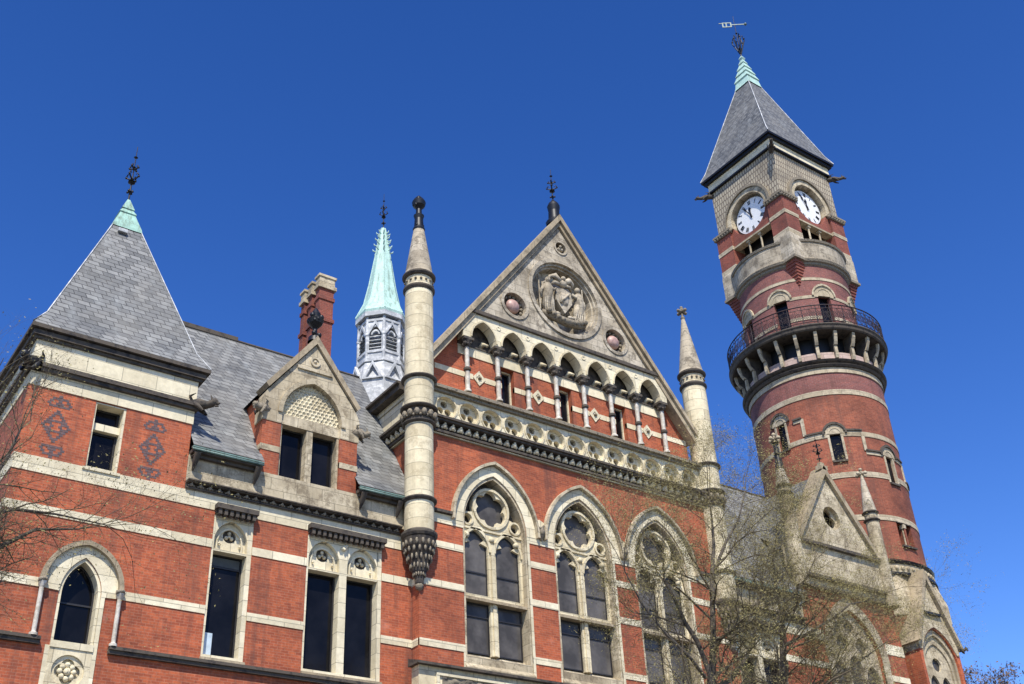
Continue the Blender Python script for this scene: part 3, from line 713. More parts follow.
q = MB(); q.fbox(fC, XL+.1, XR-.1, 19.0, 19.97, .26, .4); q.build('frieze_backing', 'soot_shade', FZ)  # dark sheet stands in for shade inside the pierced roundels
q = MB()
for x in RX:
    q.plate(fC, ring(circle(x, 19.49, .43, 24)+[(x+.43, 19.49)], circle(x, 19.49, .377, 24)+[(x+.377, 19.49)]), (), -.075, -.051)
q.build('roundel_mould', 'turret', FZ)
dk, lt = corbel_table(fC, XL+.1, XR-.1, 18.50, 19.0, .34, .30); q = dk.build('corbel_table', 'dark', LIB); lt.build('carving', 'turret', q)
dk, lt = corbel_table(Left(XL), -33, -YC-.35, 18.50, 19.0, .34, .30); q = dk.build('corbel_table', 'dark', LIB); lt.build('carving', 'turret', q)
# pediment
fP = Front(YC-.06)
big = (22.80, 25.66, 1.55); sm = ((20.42, 24.55, .52), (25.10, 24.55, .52)); tp = (22.78, 28.02, .27)
ped = [(18.55, 23.56), (26.95, 23.56), (cx, z_rake(cx)-.45)]
q = MB(); q.plate(fP, ped, [circle(*big[:2], big[2], 40)]+[circle(a, b, r_, 20) for a, b, r_ in sm]+[circle(*tp[:2], tp[2], 16)], 0, .52)
q.fbox(fP, 18.6, 26.9, 23.57, 27.5, .55, .6) if False else None
PED = q.build('pediment', 'grey', LIB, 'weathered stone pediment with a carved roundel')
q = MB(); q.plate(fP, [(18.7, 23.6), (26.8, 23.6), (cx, 28.75)], (), .50, .6)
for r0, r1, d in ((1.72, 1.56, -.06), (1.55, 1.47, .05), (1.47, 1.40, .16)): q.plate(fP, ring(circle(*big[:2], r0, 40)+[(big[0]+r0, big[1])], circle(*big[:2], r1, 40)+[(big[0]+r1, big[1])]), (), d, .50)
for a, b, r_ in sm+((tp),): q.plate(fP, ring(circle(a, b, r_*1.18, 24)+[(a+r_*1.18, b)], circle(a, b, r_*.94, 24)+[(a+r_*.94, b)]), (), -.04, .2)
q.build('roundel_mould', 'grey', PED)
q = MB(); q.plate(fP, [(18.35, 23.5), (27.15, 23.5), (27.05, 23.64), (18.45, 23.64)], (), -.16, .3); q.build('pediment_base', 'dark', PED)
for a, b, r_ in sm:
    q = MB(); q.ball(fP(a, b, .16), (.29, .22, .29), 20, 14); q.build('granite_boss', 'pink', PED)
    q = MB(); 
    for k in range(14): t = k*2*math.pi/14; q.ball(fP(a+.41*math.cos(t), b+.41*math.sin(t), .18), .075, 6, 4)
    q.build('carving', 'soot_shade', PED)
q = MB(); leafy(q, fP(tp[0], tp[1], .12), .18, 8, 9); q.ball(fP(tp[0], tp[1], .1), .1); q.build('carving', 'grey', PED)
# carved arms: two standing figures holding a shield, bird on top, ribbon below
q = MB(); bx, bz = big[0], big[1]
def L_(u, v, d): return fP(bx+u, bz+v, d)
q.plate(fP, [(bx-.36, bz+.42), (bx-.38, bz-.1), (bx, bz-.62), (bx+.38, bz-.1), (bx+.36, bz+.42), (bx, bz+.5)], (), .06, .38)
q.ball(L_(0, .02, .08), (.26, .09, .32)); q.tube([L_(-.2, -.2, .02), L_(.05, .1, .0), L_(.22, .3, .02)], .05, 6, True, True)
q.ball(L_(0, .72, .08), (.2, .14, .16)); q.ball(L_(.02, .95, .03), .10)
for sg in (-1, 1):
    q.tube([L_(sg*.1, .78, .1), L_(sg*.34, 1.0, .1), L_(sg*.52, .92, .14), L_(sg*.56, .72, .2)], [.12, .13, .09, .03], 7, True, True)
    q.tube([L_(sg*.14, .68, .1), L_(sg*.36, .72, .12), L_(sg*.5, .58, .18)], [.09, .08, .03], 7, True, True)
    f = sg*.74
    q.tube([L_(f+sg*.02, -.78, .2), L_(f+sg*.06, -.45, .16), L_(f, -.1, .12), L_(f-sg*.02, .25, .08), L_(f-sg*.02, .45, .12), L_(f-sg*.03, .53, .14)], [.10, .15, .20, .20, .16, .06], 9, True, True)
    q.tube([L_(f-sg*.16, -.80, .16), L_(f-sg*.18, -.4, .1), L_(f-sg*.08, -.05, .08)], [.08, .11, .14], 8, True, True)
    q.ball(L_(f-sg*.04, .66, .08), (.11, .12, .14), 10, 8); q.tube([L_(f, .58, .12), L_(f+sg*.12, .55, .18), L_(f+sg*.16, .3, .2)], [.07, .06, .02], 6)
    q.tube([L_(f-sg*.06, .40, .06), L_(f-sg*.22, .22, .0), L_(f-sg*.36, .36, .02)], [.09, .07, .05], 7, True, True)
    q.tube([L_(f+sg*.12, .38, .12), L_(f+sg*.28, .1, .12), L_(f+sg*.26, -.2, .14)], [.09, .07, .05], 7, True, True)
    q.tube([L_(f+sg*.30, .9, .2), L_(f+sg*.30, -.7, .2)], [.03, .03], 6)
    for k in range(5): q.tube([L_(f+sg*(.16-.08*k), -.05, .02), L_(f+sg*(.18-.09*k), -.4, .02), L_(f+sg*(.15-.1*k), -.78, .08)], [.02, .035, .03], 5)
    for k in range(3): q.ball(L_(sg*(.3+.2*k), -.7+.04*k, .14), (.13, .1, .1))
q.build('carved_arms', 'grey', PED)
q = MB(); q.tube([L_(-1.0, -.78, .2), L_(-.6, -.98, .05), L_(0, -1.06, .0), L_(.6, -.98, .05), L_(1.0, -.78, .2)], [.10, .15, .17, .15, .10], 8, True, True)
for k in range(9): q.ball(L_(-.85+.21*k, -1.05+.22*abs((k-4)/4)**2, -.06), .12, 7, 5)
q.build('carved_ribbon', 'soot_shade', PED)
# raking copings
q = MB(); q2 = MB()
for sg in (-1, 1):
    e = 5.92; zo = lambda t: 29.56-t*1.352
    q.plate(fP, [(cx, zo(0)-.302), (cx, zo(0)-.54), (cx+sg*(e-.1), zo(e)-.46), (cx+sg*e, zo(e)-.27)], (), -.10, .36)
    q2.plate(fP, [(cx, zo(0)), (cx, zo(0)-.30), (cx+sg*e, zo(e)-.268), (cx+sg*(e+.12), zo(e)-.06), (cx+sg*(e-.1), zo(e)+.12)], (), -.20, .38)
CP = q2.build('gable_coping', 'coping', LIB); q.build('coping_moulding', 'coping', CP)
q = MB()
for sg in (-1, 1):
    a = cx+sg*6.35; za = 28.55-6.35*1.352
    q.add([(cx, YC+.4, 28.55), (cx, 38, 28.55), (a, 38, za), (a, YC+.4, za)], [(0, 1, 2, 3)])
q.build('gable_roof', 'slate', LIB)
for X, sg in ((XL-.28, -1), (XR+.28, 1)):
    q = MB(); q.box(min(X, X-sg*.6), max(X, X-sg*.6), YC+.75, 37.9, 20.22, 20.42); q.box(min(X+sg*.1, X-sg*.6), max(X+sg*.1, X-sg*.6), YC+.75, 37.9, 20.42, 20.50); q.build('side_eaves', 'dark', LIB)
q = MB(); X = cx; y = YC+.1
q.lathe(X, y, [(.34, 29.2), (.36, 29.35), (.24, 29.5), (.22, 29.9), (.26, 30.15), (.2, 30.3), (.10, 30.42), (.05, 30.5)], 12); Q = q.build('finial_base', 'black', LIB)
q = MB(); iron_finial(q, X, y, 30.35, 1.75, .85); q.build('iron_finial', 'black', Q)

# big traceried windows
def big_window(c, label):
    q = MB(); q.plate(fC, ring([(c+HW+.35, ZS)]+arch(c, HW+.35, ZS, RISE+.35, 14)+[(c-HW-.35, ZS)], [(c+HW+.002, ZS)]+arch(c, HW+.002, ZS, RISE+.003, 14)+[(c-HW-.002, ZS)]), (), -.035, .05)
    W = q.build('great_window', 'cream', LIB, label)
    q = MB(); q.plate(fC, opening(c, HW-.002, 11.15, ZS, RISE-.003, 14), [opening(c, HW-.07, 11.55, ZS, RISE-.11, 14)], .01, .60); q.build('window_jamb', 'weather', W)  # weathered stone picked to put soffit shade into the reveal's colour
    q = MB(); q.plate(fC, ring([(c+HW+.44, ZS-.0)]+arch(c, HW+.44, ZS, RISE+.47, 14)+[(c-HW-.44, ZS)], [(c+HW+.36, ZS)]+arch(c, HW+.36, ZS, RISE+.37, 14)+[(c-HW-.36, ZS)]), (), -.17, .03)
    q.build('hood_mould', 'weather', W)
    d = .22; hw = HW-.07; q = MB(); lc = (c-.60, c+.60); lh = .46
    hs_ = [opening(x, lh, 13.52, 14.95, .66, 9) for x in lc] + [circle(c+sg*.90, 15.93, .15, 14) for sg in (-1, 1)]
    top = [(c+hw, 13.44), (c+hw, 15.9), (c+hw-.05, 16.13), (c+.86, 16.16), (c+.69, 16.22), (c+.5, 15.95), (c+.25, 15.78), (c, 15.73), (c-.25, 15.78), (c-.5, 15.95), (c-.69, 16.22), (c-.86, 16.16), (c-hw+.05, 16.13), (c-hw, 15.9), (c-hw, 13.44)]
    q.plate(fC, top, hs_, d, d+.14)
    q.plate(fC, circle(c, 16.42, .71, 30), [foil(c, 16.42, .60, 6, 9, math.pi/6)], d-.012, d+.13)
    q.fbox(fC, c-.13, c+.13, 11.7, 13.44, d-.02, d+.14); q.fbox(fC, c-.06, c+.06, 11.7, 15.2, d-.07, d-.021)
    q.fbox(fC, c-hw, c+hw, 15.60, 15.66, d-.05, d)
    q.plate(fC, ring(circle(c, 16.42, .70, 28)+[(c+.70, 16.42)], circle(c, 16.42, .61, 28)+[(c+.61, 16.42)]), (), d-.06, d)
    for sg in (-1, 1):
        q.plate(fC, ring(circle(c+sg*.90, 15.93, .225, 18)+[(c+sg*.9+.225, 15.93)], circle(c+sg*.90, 15.93, .165, 18)+[(c+sg*.9+.165, 15.93)]), (), d-.05, d)
        q.plate(fC, ring(arch(c+sg*.6, .56, 14.95, .78, 9), arch(c+sg*.6, .475, 14.95, .68, 9)), (), d-.05, d)
        for s2 in (-1, 1): q.plate(fC, [(c+sg*.6+s2*.46, 15.12), (c+sg*.6+s2*.20, 15.20), (c+sg*.6+s2*.36, 15.36)], (), d+.02, d+.12)
    for x in (c, c+.93, c-.93): q.ball(fC(x, 15.38, d), .10, 8, 6)
    q.build('tracery', 'turret', W)
    q = MB(); q.add([fC(u, v, dd) for u in (c-hw, c+hw) for v, dd in ((13.28, .06), (13.36, .06), (13.50, .36), (13.28, .36))], [(0, 1, 2, 3), (4, 5, 6, 7), (0, 1, 5, 4), (1, 2, 6, 5), (3, 0, 4, 7)]); q.build('transom', 'coping', W)
    for x in lc:
        light(W, fC, x-.47, x+.47, 11.74, 13.27, d+.08, (12.86,), .035, 'glass2')
        f = MB(); f.fbox(fC, x-.455, x+.455, 14.22, 14.27, d+.08, d+.12); f.plate(fC, opening(x, .458, 13.52, 14.95, .658, 9), [opening(x, .42, 13.56, 14.95, .6, 9)], d+.09, d+.13)
        f = f.build('window_frame', 'frame', W); gm = MB(); gm.plate(fC, opening(x, .46, 13.5, 14.95, .66, 9), (), d+.11, d+.12, sides=False); gm.build('pane', 'glass2', f)
    gm = MB(); gm.plate(fC, opening(c, hw, 15.5, ZS, RISE-.12, 14), (), d+.20, d+.21, sides=False); gm.build('pane', 'glass2', W)
    q = MB(); q.add([fC(u, v, dd) for u in (c-HW-.02, c+HW+.02) for v, dd in ((11.1, -.10), (11.2, -.10), (11.73, .36), (11.1, .36))], [(0, 1, 2, 3), (4, 5, 6, 7), (0, 1, 5, 4), (1, 2, 6, 5), (3, 0, 4, 7)]); q.build('sloping_sill', 'weather', W)
for x, l in zip(WX, ('left great traceried window of the gabled front', 'middle great traceried window of the gabled front', 'right great traceried window of the gabled front')): big_window(x, l)
q = MB()
for a, b in (gaps[0], gaps[3]): q.fbox(fC, a+.3 if a < 20 else a+.46, b-.42 if a < 20 else b-.4, 15.77, 15.86, -.14, .03)
q.build('impost_moulding', 'dark', LIB)
for a, b in gaps[1:3]:
    q = MB(); m2 = (a+b)/2; q.ball(fC(m2, 15.9, -.12), (.10, .12, .15), 10, 8); leafy(q, fC(m2, 16.05, -.08), .14, 8, 6); q.tube([fC(m2, 15.8, -.1), fC(m2, 15.6, -.04)], [.1, .03], 7); q.build('carved_stop', 'soot_shade', LIB)
# projecting lower storey
q = MB(); q.box(16.2, 29.3, 26.62, 26.99, 0, 10.93); q.build('lower_storey', 'turret', LIB)
q = MB(); q.add([(x, y, z) for x in (16.08, 29.4) for y, z in ((26.46, 10.93), (26.46, 11.0), (26.999, 11.16), (26.999, 10.93))], [(0, 1, 2, 3), (4, 5, 6, 7), (0, 1, 5, 4), (1, 2, 6, 5), (3, 0, 4, 7)]); q.build('lower_cornice', 'dark', LIB)
def vine(u, v):
    a = u*7.5; return .045*max(0, math.sin(a)*math.cos(v*17+math.sin(a))+.25*math.sin(3*a+v*29))
q = MB(); q.grid(Front(26.6), lambda u, v: True, 16.95, 28.6, 10.15, 10.68, .035, vine, .01); q.build('carved_band', 'soot_shade', LIB)
q = MB(); q.fbox(Front(26.62), 16.75, 28.8, 10.70, 10.78, -.06, .02); q.fbox(Front(26.62), 16.75, 16.85, 8, 10.70, -.05, .02); q.build('panel_frame', 'cream', LIB)

# turrets on the corners of the gabled block
def turret(x, y, label, cross):
    q = MB(); P = [(.42, 15.0), (.44, 15.9), (.44, 18.5), (.47, 19.1), (.47, 20.1), (.48, 23.6)]
    q.lathe(x, y, [(.45, 14.98), (.445, 18.52)], 36); q.lathe(x, y, [(.46, 19.14), (.48, 20.12)], 36); q.lathe(x, y, [(.475, 20.24), (.47, 23.58)], 36); q.lathe(x, y, [(.455, 23.78), (.455, 24.14)], 36)
    T = q.build('turret', 'turret', LIB, label)
    q = MB(); top = (.19, 26.3) if not cross else (.07, 26.95)
    q.lathe(x, y, [(.52, 24.30), (.47, 24.42), top], 30); q.build('cone', 'grey', T)
    q = MB()
    for z0, z1, r_ in ((14.72, 14.98, .55), (15.88, 16.04, .54), (18.5, 18.62, .54), (19.02, 19.16, .60), (20.1, 20.25, .58), (23.56, 23.79, .54), (24.12, 24.31, .57)):
        h = (z1-z0); q.lathe(x, y, [(.45, z0), (r_*.93, z0+.15*h), (r_, z0+.45*h), (r_, z0+.7*h), (.45, z1)], 30); q.build('moulding', 'dark', T); q = MB()
    q.lathe(x, y, [(.47, 18.6), (.47, 19.04)], 24); q.build('neck_band', 'dark', T); q = MB()
    q.lathe(x, y, [(.03, 13.25), (.13, 13.4), (.14, 13.6), (.22, 13.75), (.30, 14.2), (.44, 14.5), (.5, 14.72)], 24)
    q.build('corbel', 'dark', T)
    q = MB()
    for k in range(14): a = 2*math.pi*k/14; q.ball((x+.52*math.cos(a), y+.52*math.sin(a), 18.83), (.09, .09, .13), 7, 5); q.ball((x+.49*math.cos(a+.22), y+.49*math.sin(a+.22), 18.74), .05, 6, 4)
    for k in range(16):
        a = 2*math.pi*k/16
        for rr, zz, s_, hh in ((.47, 14.56, .05, .10), (.43, 14.36, .045, .09), (.36, 14.14, .04, .10), (.27, 13.9, .035, .09), (.18, 13.66, .03, .07)): q.ball((x+rr*math.cos(a+zz*3), y+rr*math.sin(a+zz*3), zz), (s_, s_, hh), 6, 4)
        q.ball((x+.47*math.cos(a), y+.47*math.sin(a), 23.96), .05, 6, 4)
    q.ball((x, y, 13.34), (.13, .13, .15)); q.build('carving', 'soot_shade', T)
    q = MB()
    if cross:
        q.lathe(x, y, [(.08, 26.9), (.10, 27.0), (.05, 27.06), (.05, 27.2)], 10)
        for d_ in ((1, 0, 0), (-1, 0, 0), (0, 0, 1), (0, 1, 0), (0, -1, 0)):
            p = Vector((x, y, 27.3)); q.tube([p, p+Vector(d_)*.13, p+Vector(d_)*.24], [.05, .08, .04], 7, True, True); q.ball(p+Vector(d_)*.2, .075, 7, 5)
        q.build('cross_finial', 'soot_shade', T)
    else:
        q.lathe(x, y, [(.20, 26.28), (.22, 26.35), (.17, 26.45), (.15, 26.8), (.19, 26.95), (.11, 27.02), (.10, 27.25), (.22, 27.4), (.25, 27.55), (.17, 27.7), (.05, 27.85)], 12); leafy(q, (x, y, 27.5), .25, 9, 5); leafy(q, (x, y, 26.4), .2, 9, 2)
        q.build('finial', 'black', T)
turret(XL+.0, YC, 'tall round turret with a black leafy finial beside the gable', False)
turret(XR+.02, YC, 'tall round turret with a cross finial beside the gable', True)

# --- copper lantern spire on the roof
SX, SY = 20.05, 36.0; o8 = math.pi/8
q = MB(); q.lathe(SX, SY, [(1.28, 24.2), (1.22, 25.4), (1.05, 26.15), (.98, 26.3)], 8, False, o8); q.lathe(SX, SY, [(.72, 26.2), (.72, 28.7)], 8, False, o8)
for z0, z1, r_ in ((26.25, 26.42, 1.08), (26.7, 26.82, 1.02), (28.25, 28.36, 1.02), (28.5, 28.72, 1.12)): q.lathe(SX, SY, [(.7, z0), (r_, z0), (r_, z1), (.7, z1)], 8, False, o8)
for k in range(8):
    a = o8+k*math.pi/4; p = (SX+.95*math.cos(a), SY+.95*math.sin(a)); q.tube([(p[0], p[1], 25.6), (p[0], p[1], 28.5)], .075, 6); q.ball((p[0], p[1], 27.6), .11, 6, 4)
    fr = Radial(SX, SY, .90, math.degrees(a)+22.5)
    q.plate(fr, rect(-.36, .36, 26.42, 28.26), [opening(0, .27, 26.85, 27.62, .38, 6)], 0, .08)
    q.plate(fr, [(-.38, 27.62), (-.27, 27.62), (0, 28.12), (.27, 27.62), (.38, 27.62), (0, 28.3)], (), -.05, .0)
    q.plate(fr, ring(arch(0, .20, 27.62, .24, 6), arch(0, .13, 27.62, .16, 6)), (), .02, .08)
    for z in (26.95, 27.13, 27.31, 27.49): q.add([fr(-.27, z, .0), fr(.27, z, .0), fr(.27, z+.12, .13), fr(-.27, z+.12, .13)], [(0, 1, 2, 3)])
    fr = Radial(SX, SY, 1.12, math.degrees(a)+22.5)
    q.plate(fr, [(-.44, 25.3), (.44, 25.3), (0, 26.15)], [[(-.28, 25.36), (.28, 25.36), (0, 25.95)]], -.1, .05)
T = q.build('roof_lantern', 'white', LIB, 'grey louvred octagonal lantern under a pale green spire')
q = MB(); q.lathe(SX, SY, [(.72, 26.2), (.70, 28.4)], 8, False, o8); q.build('lantern_core', 'frame', T)
q = MB(); q.lathe(SX, SY, [(1.10, 28.72), (1.13, 28.84), (.80, 29.6), (.60, 30.6), (.11, 33.85), (.0, 33.95)], 8, False, o8)
for k in range(8):
    a = o8+k*math.pi/4; q.tube([(SX+r_*math.cos(a), SY+r_*math.sin(a), z) for r_, z in ((1.13, 28.84), (.80, 29.6), (.60, 30.6), (.11, 33.85))], .022, 5)
    for j in range(4): z = 32.5+j*.33; r_ = .11+(33.85-z)*.15; q.tube([(SX+r_*math.cos(a), SY+r_*math.sin(a), z), (SX+(r_+.13)*math.cos(a), SY+(r_+.13)*math.sin(a), z+.05), (SX+(r_+.15)*math.cos(a), SY+(r_+.15)*math.sin(a), z+.14)], [.035, .035, .01], 5)
q.build('spire', 'pale', T)
q = MB(); iron_finial(q, SX, SY, 33.8, 2.1, .75); q.build('iron_finial', 'black', T)

# --- right wing and its gable
GX, GH = 36.38, 2.35
w = MB(); w.plate(fL, [(29.05, 0), (39.3, 0), (39.3, 16.9), (33.7, 16.9), (33.7, 15.3), (29.05, 15.3)], [rect(29.76, 32.14, 10.45, 14.40), opening(GX, 1.45, 9.8, 14.0, 2.0, 12)], 0, .42)
w.build('wall', 'brick', LIB)
s = MB(); 
for z0, z1, sp in ((14.51, 14.93, [(29.4, 34.6), (38.2, 39.3)]), (13.45, 13.68, [(29.05, 29.76), (32.14, 34.6), (38.2, 39.3)]), (11.64, 11.86, [(29.05, 29.76), (32.14, 34.6), (38.2, 39.3)])):
    for a, b in sp: s.fbox(fL, a, b, z0, z1, -.022, .06)
s.build_levels('stone_course', 'cream', LIB)
fG = Front(YL-.12)
q = MB(); q.fbox(fG, 33.7, 39.2, 17.0, 18.4, 0, .6); q.fbox(fG, 33.9, 39.0, 16.6, 17.0, .06, .5)
q.plate(fG, [(GX-GH, 18.4), (GX+GH, 18.4), (GX, 21.9)], [circle(GX, 19.86, .50, 24)], 0, .5)
q.plate(fG, circle(GX, 19.86, .498, 24), [foil(GX, 19.86, .46, 3, 9, math.pi/2)], .2, .28)
G = q.build('gable', 'weather', LIB, 'small stone gable with an oculus in front of the clock tower')
q = MB(); q.fbox(fG, 33.95, 38.85, 19.0, 20.6, .32, .36) if False else q.plate(fG, circle(GX, 19.86, .55, 16), (), .42, .46); q.build('oculus_glass', 'glass', G)
q = MB(); q.fbox(fG, 33.6, 39.3, 18.38, 18.5, -.16, .3); q.fbox(fG, 33.6, 39.3, 16.98, 17.1, -.14, .3); q.fbox(fG, 33.6, 39.3, 16.55, 16.65, -.1, .3); q.build('cornice', 'dark', G)
q = MB()
for sg in (-1, 1): q.plate(fG, [(GX, 22.2), (GX, 21.8), (GX+sg*(GH+.0), 18.45), (GX+sg*(GH+.22), 18.5)], (), -.16, .55)
q.build('gable_coping', 'coping', G)
q = MB()
for sg in (-1, 1): q.add([(GX, YL+.3, 21.95), (GX, 30.9, 21.95), (GX+sg*2.4, 30.9, 18.4), (GX+sg*2.4, YL+.3, 18.4)], [(0, 1, 2, 3)])
q.box(GX-2.35, GX-2.1, YL+.5, 30.5, 16, 18.4); q.box(GX+2.1, GX+2.35, YL+.5, 30.5, 16, 18.4); q.build('gable_roof', 'slate', G)
q = MB(); q.box(GX-.22, GX+.22, YL-.28, YL-.0, 22.0, 22.2); q.box(GX-.12, GX+.12, YL-.22, YL-.04, 22.2, 22.35); q.build('finial_base', 'weather', G)
q = MB(); iron_finial(q, GX, YL-.12, 22.3, 1.45, .75); q.build('iron_finial', 'black', G)
def pinnacle(x, dark):
    y = YL-.12; q = MB(); q.lathe(x, y, [(.30, 16.5), (.28, 20.25)], 20); q.lathe(x, y, [(.27, 20.35), (.27, 20.6)], 20)
    T = q.build('pinnacle', 'weather', LIB, 'stone pinnacle with a black neck left of the small gable' if dark else 'slim stone pinnacle with a cross right of the small gable')
    q = MB(); q.lathe(x, y, [(.30, 20.7), (.28, 20.8), (.17, 21.4) if dark else (.07, 22.35)], 20); q.build('cone', 'grey', T)
    q = MB(); 
    for z0, z1 in ((20.2, 20.38), (20.56, 20.72)): q.lathe(x, y, [(.27, z0), (.36, (z0+z1)/2), (.27, z1)], 20)
    if dark: q.lathe(x, y, [(.19, 21.4), (.17, 21.55), (.12, 22.0), (.16, 22.1), (.11, 22.2), (.10, 22.5), (.17, 22.6), (.06, 22.65)], 12)
    q.build('moulding', 'black' if dark else 'dark', T)
    q = MB(); z = 22.78 if dark else 22.48
    for d_ in ((1, 0, 0), (-1, 0, 0), (0, 0, 1), (0, -1, 0), (0, 1, 0)): p = Vector((x, y, z)); q.tube([p, p+Vector(d_)*.24], [.06, .05], 6, True, True); q.ball(p+Vector(d_)*.22, .085, 7, 5)
    q.tube([(x, y, z-.25), (x, y, z)], .07, 7); q.build('cross_finial', 'weather', T)
pinnacle(33.72, True); pinnacle(39.05, False)
q = MB(); q.plate(fL, ring([(GX+1.85, 14.0)]+arch(GX, 1.85, 14.0, 2.5, 14)+[(GX-1.85, 14.0)], [(GX+1.452, 14.0)]+arch(GX, 1.452, 14.0, 2.003, 14)+[(GX-1.452, 14)]), (), -.04, .05)
for sg in (-1, 1): q.fbox(fL, min(GX+sg*1.45, GX+sg*1.8), max(GX+sg*1.45, GX+sg*1.8), 9.8, 14.0, -.035, .05)
Wq = q.build('great_window', 'weather', LIB, 'broad three light traceried window under the small gable')
q = MB(); q.plate(fL, opening(GX, 1.45, 9.8, 14.0, 2.0, 12), [opening(GX+k*.93, .38, 9.9, 13.4+(.3 if k == 0 else 0), .55, 8) for k in (-1, 0, 1)]+[foil(GX+k*.55, 14.65, .36, 4) for k in (-1, 1)]+[foil(GX, 15.35, .3, 4)], .16, .34)
q.build('tracery', 'weather', Wq)
gm = MB(); gm.plate(fL, opening(GX, 1.44, 9.8, 14.0, 1.99, 12), (), .3, .31, sides=False); gm.build('pane', 'glass2', Wq)
q = MB(); q.plate(fL, circle(33.5, 16.05, .34, 20), [circle(33.5, 16.05, .2, 16)], -.05, .05); q.build('roundel', 'cream', LIB)
# card propped in the single window
q = MB(); q.box(10.42, 10.66, YL+.285, YL+.30, 10.66, 11.27); k = q.build('notice_card', 'card'); k['label'] = 'pale blue card standing in the bottom of the tall single window'; k['category'] = 'card'

# ------------------------------------------------------------------ the clock tower
TW = thing('clock_tower', 'tall round brick clock tower with a square clock stage and a steep slate roof', 'tower', (TCX, TCY, 0))
def frustum_ring(mb, prof, n=96): return mb.lathe(TCX, TCY, prof, n)
RS = 3.25
# shaft with stair windows: a grid wall with missing cells
def cylwall(mb, r_, z0, z1, holes_, depth=.35, na=120):
    angs = sorted(set([-180+360*i/na for i in range(na+1)] + [a for h in holes_ for a in h[:2]])); zs = sorted(set([z0, z1]+[z for h in holes_ for z in h[2:]]))
    idx = {}; vs = []
    for j, z in enumerate(zs):
        for i, a in enumerate(angs): vs.append((TCX+r_*math.cos(R(a)), TCY+r_*math.sin(R(a)), z))
    fs = []; n = len(angs)
    for j in range(len(zs)-1):
        for i in range(n-1):
            am, zm = (angs[i]+angs[i+1])/2, (zs[j]+zs[j+1])/2
            if any(h[0] < am < h[1] and h[2] < zm < h[3] for h in holes_): continue
            fs.append((j*n+i, j*n+i+1, (j+1)*n+i+1, (j+1)*n+i))
    mb.add(vs, fs, False)
    for a0, a1, q0, q1 in holes_:
        P = lambda a, z, rr: (TCX+rr*math.cos(R(a)), TCY+rr*math.sin(R(a)), z)
        for A, Z in (((a0, a0), (q0, q1)), ((a1, a1), (q0, q1)), ((a0, a1), (q0, q0)), ((a0, a1), (q1, q1))):
            if A[0] == A[1]: mb.add([P(A[0], q0, r_), P(A[0], q1, r_), P(A[0], q1, r_-depth), P(A[0], q0, r_-depth)], [(0, 1, 2, 3)])
            else: mb.add([P(a0, Z[0], r_), P(a1, Z[0], r_), P(a1, Z[0], r_-depth), P(a0, Z[0], r_-depth)], [(0, 1, 2, 3)])
dg = lambda w_, r_: math.degrees(w_/r_)
stairs = [(-177.5, 25.2), (-134.0, 24.0), (-88.5, 23.0)] + [(-43, 22.0), (2, 21.0)]
hw = dg(.26, RS); hol = [(a-hw, a+hw, z, z+1.35) for a, z in stairs] + [(-98.5, -90.9, 19.95, 21.0), (-89.1, -81.5, 19.95, 21.0)]
q = MB(); cylwall(q, RS, 0, 27.4, hol); q.build('shaft', 'tbrick', TW)
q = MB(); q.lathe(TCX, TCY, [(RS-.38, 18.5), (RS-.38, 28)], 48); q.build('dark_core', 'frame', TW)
q = MB(); cylwall(q, RS, 27.4, 28.7, []); q.build('shaft_collar', 'tbrickdark', TW)
q = MB()
def hoop(mb, r_, z0, z1, spans=None, pr=.03):
    if not spans: mb.lathe(TCX, TCY, [(r_, z0), (r_+pr, z0), (r_+pr, z1), (r_, z1)], 120)
    else:
        for a0, a1 in spans:
            n = max(1, int((a1-a0)/3)); vs = []
            for i in range(n+1):
                a = R(a0+(a1-a0)*i/n)
                for rr, z in ((r_-.05, z0), (r_+pr, z0), (r_+pr, z1), (r_-.05, z1)): vs.append((TCX+rr*math.cos(a), TCY+rr*math.sin(a), z))
            mb.add(vs, [(i*4+k, i*4+(k+1) % 4, i*4+4+(k+1) % 4, i*4+4+k) for i in range(n) for k in range(4)]+[(0, 1, 2, 3), (4*n, 4*n+1, 4*n+2, 4*n+3)])
hoop(q, RS, 27.4, 27.66); hoop(q, RS, 28.58, 28.86, None, .05); hoop(q, RS, 23.12, 23.38, [(-88.5+hw, 271.5-hw)]); hoop(q, RS, 21.04, 21.30)
hoop(q, RS, 25.18, 25.42, [(-177.5+hw+2, -134-hw-1), (-134+hw+1, 182.5-hw-2)])
q.build('stone_hoop', 'tcream', TW)
